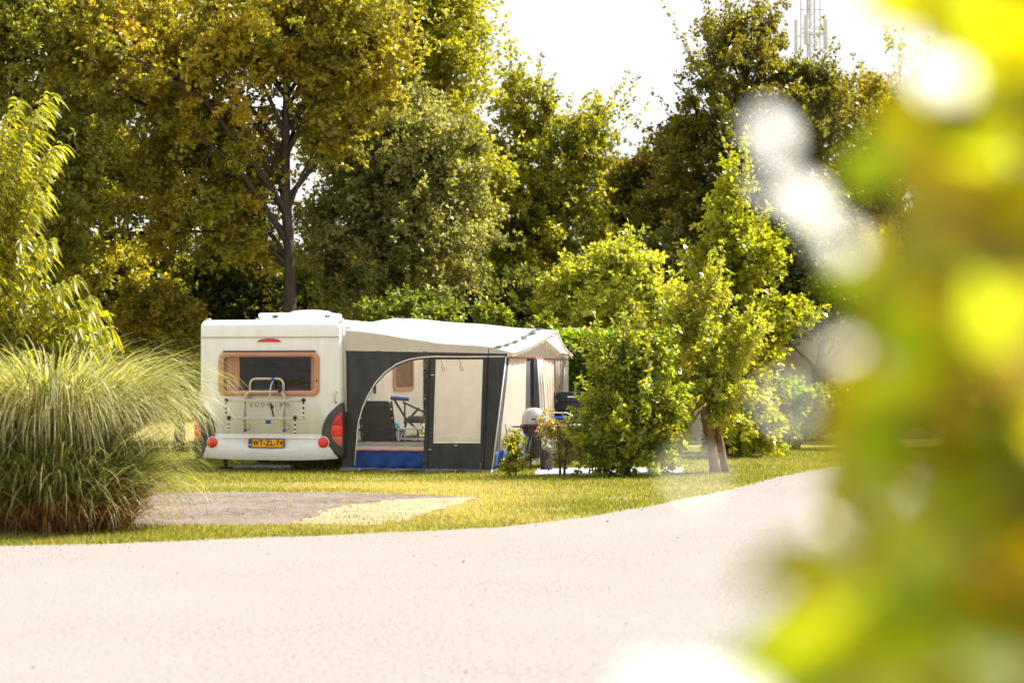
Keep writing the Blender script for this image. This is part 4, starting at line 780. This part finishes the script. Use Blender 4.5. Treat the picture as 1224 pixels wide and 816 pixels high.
# ornamental grass
cg = gnd(64, 632); gr_ = empty('ornamental_grass', (cg[0], cg[1], 0), 0, 'big arching clump of ornamental grass with pale tips beside the parking pad', 'grass clump')
def strips(n_, r0, lmin, lmax, wdt, cols, lean, bend, bias=(0, 0), name='blades', wts=None, seg=7, ex=1.5, sx=1.3):
    a = rng.uniform(0, 6.283, n_); rr = r0*np.sqrt(rng.random(n_)); p = np.stack([rr*np.cos(a)*sx, rr*np.sin(a), 0*a], 1)
    out_ = np.stack([np.cos(a), np.sin(a), 0*a], 1)+np.stack([bias[0]+rng.normal(size=n_)*.35, bias[1]+rng.normal(size=n_)*.35, 0*a], 1)
    L_ = rng.uniform(lmin, lmax, n_); th = np.clip(lean*(rr/r0)*rng.uniform(.4, 1.3, n_)+.05, 0, 1.2); bd = bend*(rng.uniform(.75, 1.3, n_) if ex > 2 else rng.uniform(.4, 1.5, n_))
    o = norm(out_); side = np.stack([-o[:, 1], o[:, 0], 0*a], 1); rows = []; tw = rng.uniform(-1, 1, n_)[:, None]
    for i in range(seg+1):
        t = i/seg; ww = wdt*(1-t**2.5)*.5+.0004
        rows += [p-side*ww-o*ww*tw, p+side*ww+o*ww*tw]
        ang = th+bd*(t**ex)*1.6
        p = p+(o*np.sin(ang)[:, None]+np.array([0, 0, 1])*np.cos(ang)[:, None])*(L_/seg)[:, None]; p[:, 2] = np.maximum(p[:, 2], .02)
    v = np.stack(rows, 1).reshape(-1, 3); m_ = 2*(seg+1); fq = np.array([[2*i, 2*i+1, 2*i+3, 2*i+2] for i in range(seg)])
    q = (np.arange(n_)[:, None, None]*m_+fq[None]).reshape(-1, 4); c = np.repeat(tint(n_, cols, .25, wts), m_, 0); return mesh_np(name, v, q, c, 'blade', gr_)
strips(2600, .46, 1.0, 1.75, .016, [(.16, .20, .06), (.10, .14, .04), (.28, .30, .13), (.50, .42, .24)], .62, 1.15, wts=[.35, .3, .2, .15], name='outer_blades', seg=10, ex=1.8)
strips(2900, .40, 1.8, 2.75, .017, [(.25, .28, .11), (.16, .20, .07), (.36, .37, .19), (.60, .55, .36)], .16, 1.55, wts=[.35, .3, .2, .15], name='blades', seg=13, ex=2.3)
strips(1400, .34, 1.8, 2.5, .009, [(.80, .74, .54), (.66, .60, .38)], .18, 1.6, bias=(.3, -.1), name='pale_tips', seg=13, ex=2.2)
strips(1500, .6, .5, 1.05, .016, [(.36, .22, .10), (.22, .12, .06), (.45, .35, .18)], .75, 1.1, name='dry_blades')

# ------------------------------------------------------------------ background things
# second caravan behind the hedge
cv = empty('parked_caravan', (at(730, 0, 43).x, 43, 0), .15, 'white caravan mostly hidden behind the laurel hedge with only its roof showing', 'caravan')
b = MB(); b.box(-1.6, 1.6, 0, 2.2, .45, 2.42); b.build('body', 'white2', cv, bevel=.12)
MB().box(-1.35, -.1, .3, 1.1, 2.44, 2.58).build('roof_box', 'tan', cv, bevel=.03); MB().box(-.9, .9, -.015, 0, 1.3, 1.9).build('window', 'interior', cv)
for x in (-.8, .8):
    b = MB(); b.lathe([(.3, -.08), (.3, .08)], lambda a, c_, h: (x+a, .2+h, .32+c_), 20); b.build('wheel', 'tyre', cv)
MB().box(-1.5, 1.5, .05, 2.1, .3, .45).build('chassis', 'black', cv)
# cabin
cb_ = empty('cabin', (at(1015, 0, 49).x, 49, 0), -.2, 'cream boarded cabin with a sloping roof half hidden by the dark trees', 'cabin')
b = MB(); b.prism([(-2.2, 0), (2.2, 0), (2.2, 2.2), (0, 3.2), (-2.2, 2.2)], lambda a, b_, d: (a, d, b_), 0, 3.5); b.build('wall', 'cabin', cb_)
for k in range(10): MB().box(-2.2, 2.2, -.015, 0, .2+k*.2, .21+k*.2).build('board_joint', 'tan', cb_)
b = MB(); b.prism([(-2.5, 2.08), (0, 3.23), (2.5, 2.08), (2.5, 2.2), (0, 3.36), (-2.5, 2.2)], lambda a, b_, d: (a, d, b_), -.3, 3.8); b.build('roof', 'interior', cb_)
MB().box(-.9, .0, -.03, -.002, 1.0, 1.8).build('window', 'dgrey', cb_, bevel=.01)
# small white tent
tn = empty('tent', (at(893, 0, 45).x, 45, 0), .3, 'small white tent top with a blue edge between the hornbeam and the dark bush', 'tent')
b = MB(); b.add([(-1.0, 0, 0), (1.0, 0, 0), (1.0, 2, 0), (-1.0, 2, 0), (-.5, 0, 1.6), (.55, .1, 1.45), (.4, 2, 1.4), (-.5, 2, 1.6), (-.15, .9, 1.86)], [(0, 1, 5, 4), (1, 2, 6, 5), (2, 3, 7, 6), (3, 0, 4, 7), (4, 5, 8), (5, 6, 8), (6, 7, 8), (7, 4, 8)]); b.build('canvas', 'roofc', tn)
MB().tube([(-.5, -.01, 1.6), (.55, .09, 1.45), (.41, 2, 1.4)], .04).build('edge_band', 'skyb', tn)
# radio mast
YM = 95; ms = empty('radio_mast', (at(970, 0, YM).x, YM, 0), 0, 'lattice radio mast with white antenna panels rising behind the tall oak', 'mast')
HT = 21; b = MB(); lg = [(-.17, -.1), (.17, -.1), (0, .2)]
for (x, y) in lg: b.tube([(x, y, 0), (x, y, HT)], .035, 6)
for k in range(int(HT/.45)):
    z = k*.45
    for i in range(3): p, q_ = lg[i], lg[(i+1) % 3]; b.tube([(*p, z), (*q_, z+.45)], .014, 4)
b.build('lattice', 'steel', ms)
for px_, y0_, y1_, w_ in ((951, 24, 62, .13), (963.5, 18, 54, .2), (986.5, 22, 60, .19)):
    c0 = at(px_, y0_, YM); c1 = at(px_, y1_, YM); x = c0.x-ms.location.x
    MB().box(x-w_/2, x+w_/2, -.4, -.2, c1.z, c0.z).build('antenna_panel', 'panelm', ms, bevel=.04)
    MB().tube([(x, -.2, (c0.z+c1.z)/2), (0, 0, (c0.z+c1.z)/2)], .03, 5).build('antenna_arm', 'steel', ms)
for px_ in (957, 966, 980):
    x = at(px_, 0, YM).x-ms.location.x; z0 = at(0, 62, YM).z; b = MB(); b.tube([(x, -.3, z0), (x, -.3, HT)], .022, 5); b.build('pole', 'steel', ms)
for py_ in (35, 40, 12):
    z = at(0, py_, YM).z; MB().tube([(at(957, 0, YM).x-ms.location.x, -.3, z), (at(984, 0, YM).x-ms.location.x, -.3, z)], .02, 5).build('crossbar', 'steel', ms)

# ------------------------------------------------------------------ out-of-focus leafy bush close to the camera
random.seed(21); base = (.95, 1.75, 0); B = Vector(base)
fgb = empty('leafy_bush', base, 0, 'large out of focus bush of sunlit yellow green leaves filling the right side close by', 'bush')
def xlim(y): return float(np.interp(y, [-120, 0, 60, 120, 170, 230, 300, 400, 460, 520, 580, 620, 660, 720, 780, 880, 950], [1090, 1125, 1145, 1140, 1070, 1040, 1050, 1055, 1060, 1010, 1035, 1045, 925, 930, 955, 945, 940]))
b = MB(); P = []; D = []; Cc = []; Ln = []
def spray(tx, ty, Yq, n_, ln_, col, y0=None):
    e_ = at(tx, ty, Yq); s_ = Vector((.31*Yq+.22+random.uniform(-.05, .1), Yq*.6+.75+random.uniform(-.1, .2), max(.15, e_.z-random.uniform(.1, .35)))); mid = s_.lerp(e_, .5)+Vector((0, 0, .04))
    b.tube([s_-B, mid-B, e_-B], [.004, .003, .001], 5)
    for i in range(n_):
        t = 1-.75*(i/n_)*random.uniform(.8, 1.1); p = (s_.lerp(mid, t*2) if t < .5 else mid.lerp(e_, t*2-1)); d0 = (e_-s_).normalized(); r = Vector((random.uniform(-1, 1), random.uniform(-1, 1), random.uniform(-1, 1)))
        dr_ = (d0*.6+r*.9).normalized(); P.append(list(p-B-dr_*ln_*.5)); D.append(list(dr_)); Cc.append([c_*random.uniform(.8, 1.2) for c_ in col]); Ln.append(ln_*random.uniform(.7, 1.2))
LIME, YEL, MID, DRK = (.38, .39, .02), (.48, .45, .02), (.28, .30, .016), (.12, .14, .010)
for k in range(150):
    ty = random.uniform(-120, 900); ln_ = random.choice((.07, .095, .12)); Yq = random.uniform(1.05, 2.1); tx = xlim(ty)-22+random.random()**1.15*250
    dk = ((tx-1155)/110)**2+((ty-575)/85)**2 < 1  # dark tint inside this ellipse paints in the bush's shaded core
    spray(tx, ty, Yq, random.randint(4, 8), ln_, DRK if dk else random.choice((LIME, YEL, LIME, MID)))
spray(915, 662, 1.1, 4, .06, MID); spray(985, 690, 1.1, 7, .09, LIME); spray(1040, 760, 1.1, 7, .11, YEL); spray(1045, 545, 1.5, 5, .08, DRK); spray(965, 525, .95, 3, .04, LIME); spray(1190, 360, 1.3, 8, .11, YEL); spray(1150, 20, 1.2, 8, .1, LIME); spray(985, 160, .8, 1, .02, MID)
for k in range(5): b.tube([Vector((0, 0, 0)), Vector((-.02+.03*k, .04*k, .9)), Vector((-.03+.05*k, .03, 1.6)), Vector((-.02+.06*k, 0, 2.2))], [.014, .011, .008, .004], 7)
P = np.array(P); D = np.array(D); Ln = np.array(Ln)
v, q, c = leaves_np(P, D, Ln, Ln*.55, np.array(Cc), seg=5, fold=.12, droop=.3); mesh_np('leaves', v, q, c, 'nearleaf', fgb, smooth=True); b.build('stems', 'twig', fgb, smooth=True)
# added pale discs facing sun and camera, painted as leaf glints (size in metres, distance in metres)
glint = [(925, 157, .012, 1.12), (925, 222, .007, 1.12), (965, 238, .0135, 1.12), (1000, 285, .010, 1.12), (1003, 290, .010, .98), (1000, 335, .008, 1.7), (1112, 86, .012, 1.0), (1140, 92, .010, 1.0), (1153, 207, .010, 2.2), (1003, 412, .011, 1.1), (985, 422, .008, 1.2), (940, 482, .006, .9), (1050, 612, .011, 1.3), (1000, 640, .009, 1.1), (985, 622, .005, 1.1), (830, 570, .006, .92),
         (975, 750, .013, 1.15), (990, 775, .014, 1.15), (1005, 795, .012, 1.15), (1090, 690, .009, 1.6), (795, 838, .013, .8), (840, 842, .014, .8), (885, 840, .013, .8), (1222, 190, .012, 1.4), (1222, 262, .011, 1.4), (1105, 172, .008, 1.9), (1090, 126, .008, 2.2), (1192, 152, .006, 2.6), (1060, 430, .008, 1.4), (1020, 540, .008, 1.5), (1212, 700, .01, 1.3), (1170, 420, .006, 1.8)]
b = MB(); g_ = MB()
for (px_, py_, sz, Yq) in glint:
    c_ = at(px_, py_, Yq); n_ = (tosun+(Vector((0, 0, CAMZ))-c_).normalized()).normalized(); n_ = (n_+Vector([random.uniform(-.06, .06) for _ in range(3)])).normalized()
    d = n_.cross(Vector((random.uniform(-1, 1), random.uniform(-1, 1), .3))).normalized(); e2 = n_.cross(d); c_ = c_-B; k = 12
    vs = [c_+d*sz*1.25*math.cos(6.2832*i/k)+e2*sz*.8*math.sin(6.2832*i/k)-n_*.1*sz*math.cos(6.2832*i/k)**2 for i in range(k)]+[c_]
    g_.add(vs, [(i, (i+1) % k, k) for i in range(k)]); s_ = Vector((.0, .0, max(.2, c_.z-.08))); b.tube([s_, s_.lerp(c_, .5)+Vector((0, 0, .02)), c_-d*sz], [.0014, .001, .0005], 4)
g_.build('added_glints', 'glint', fgb, smooth=True, fix=False); b.build('twigs', 'twig', fgb)
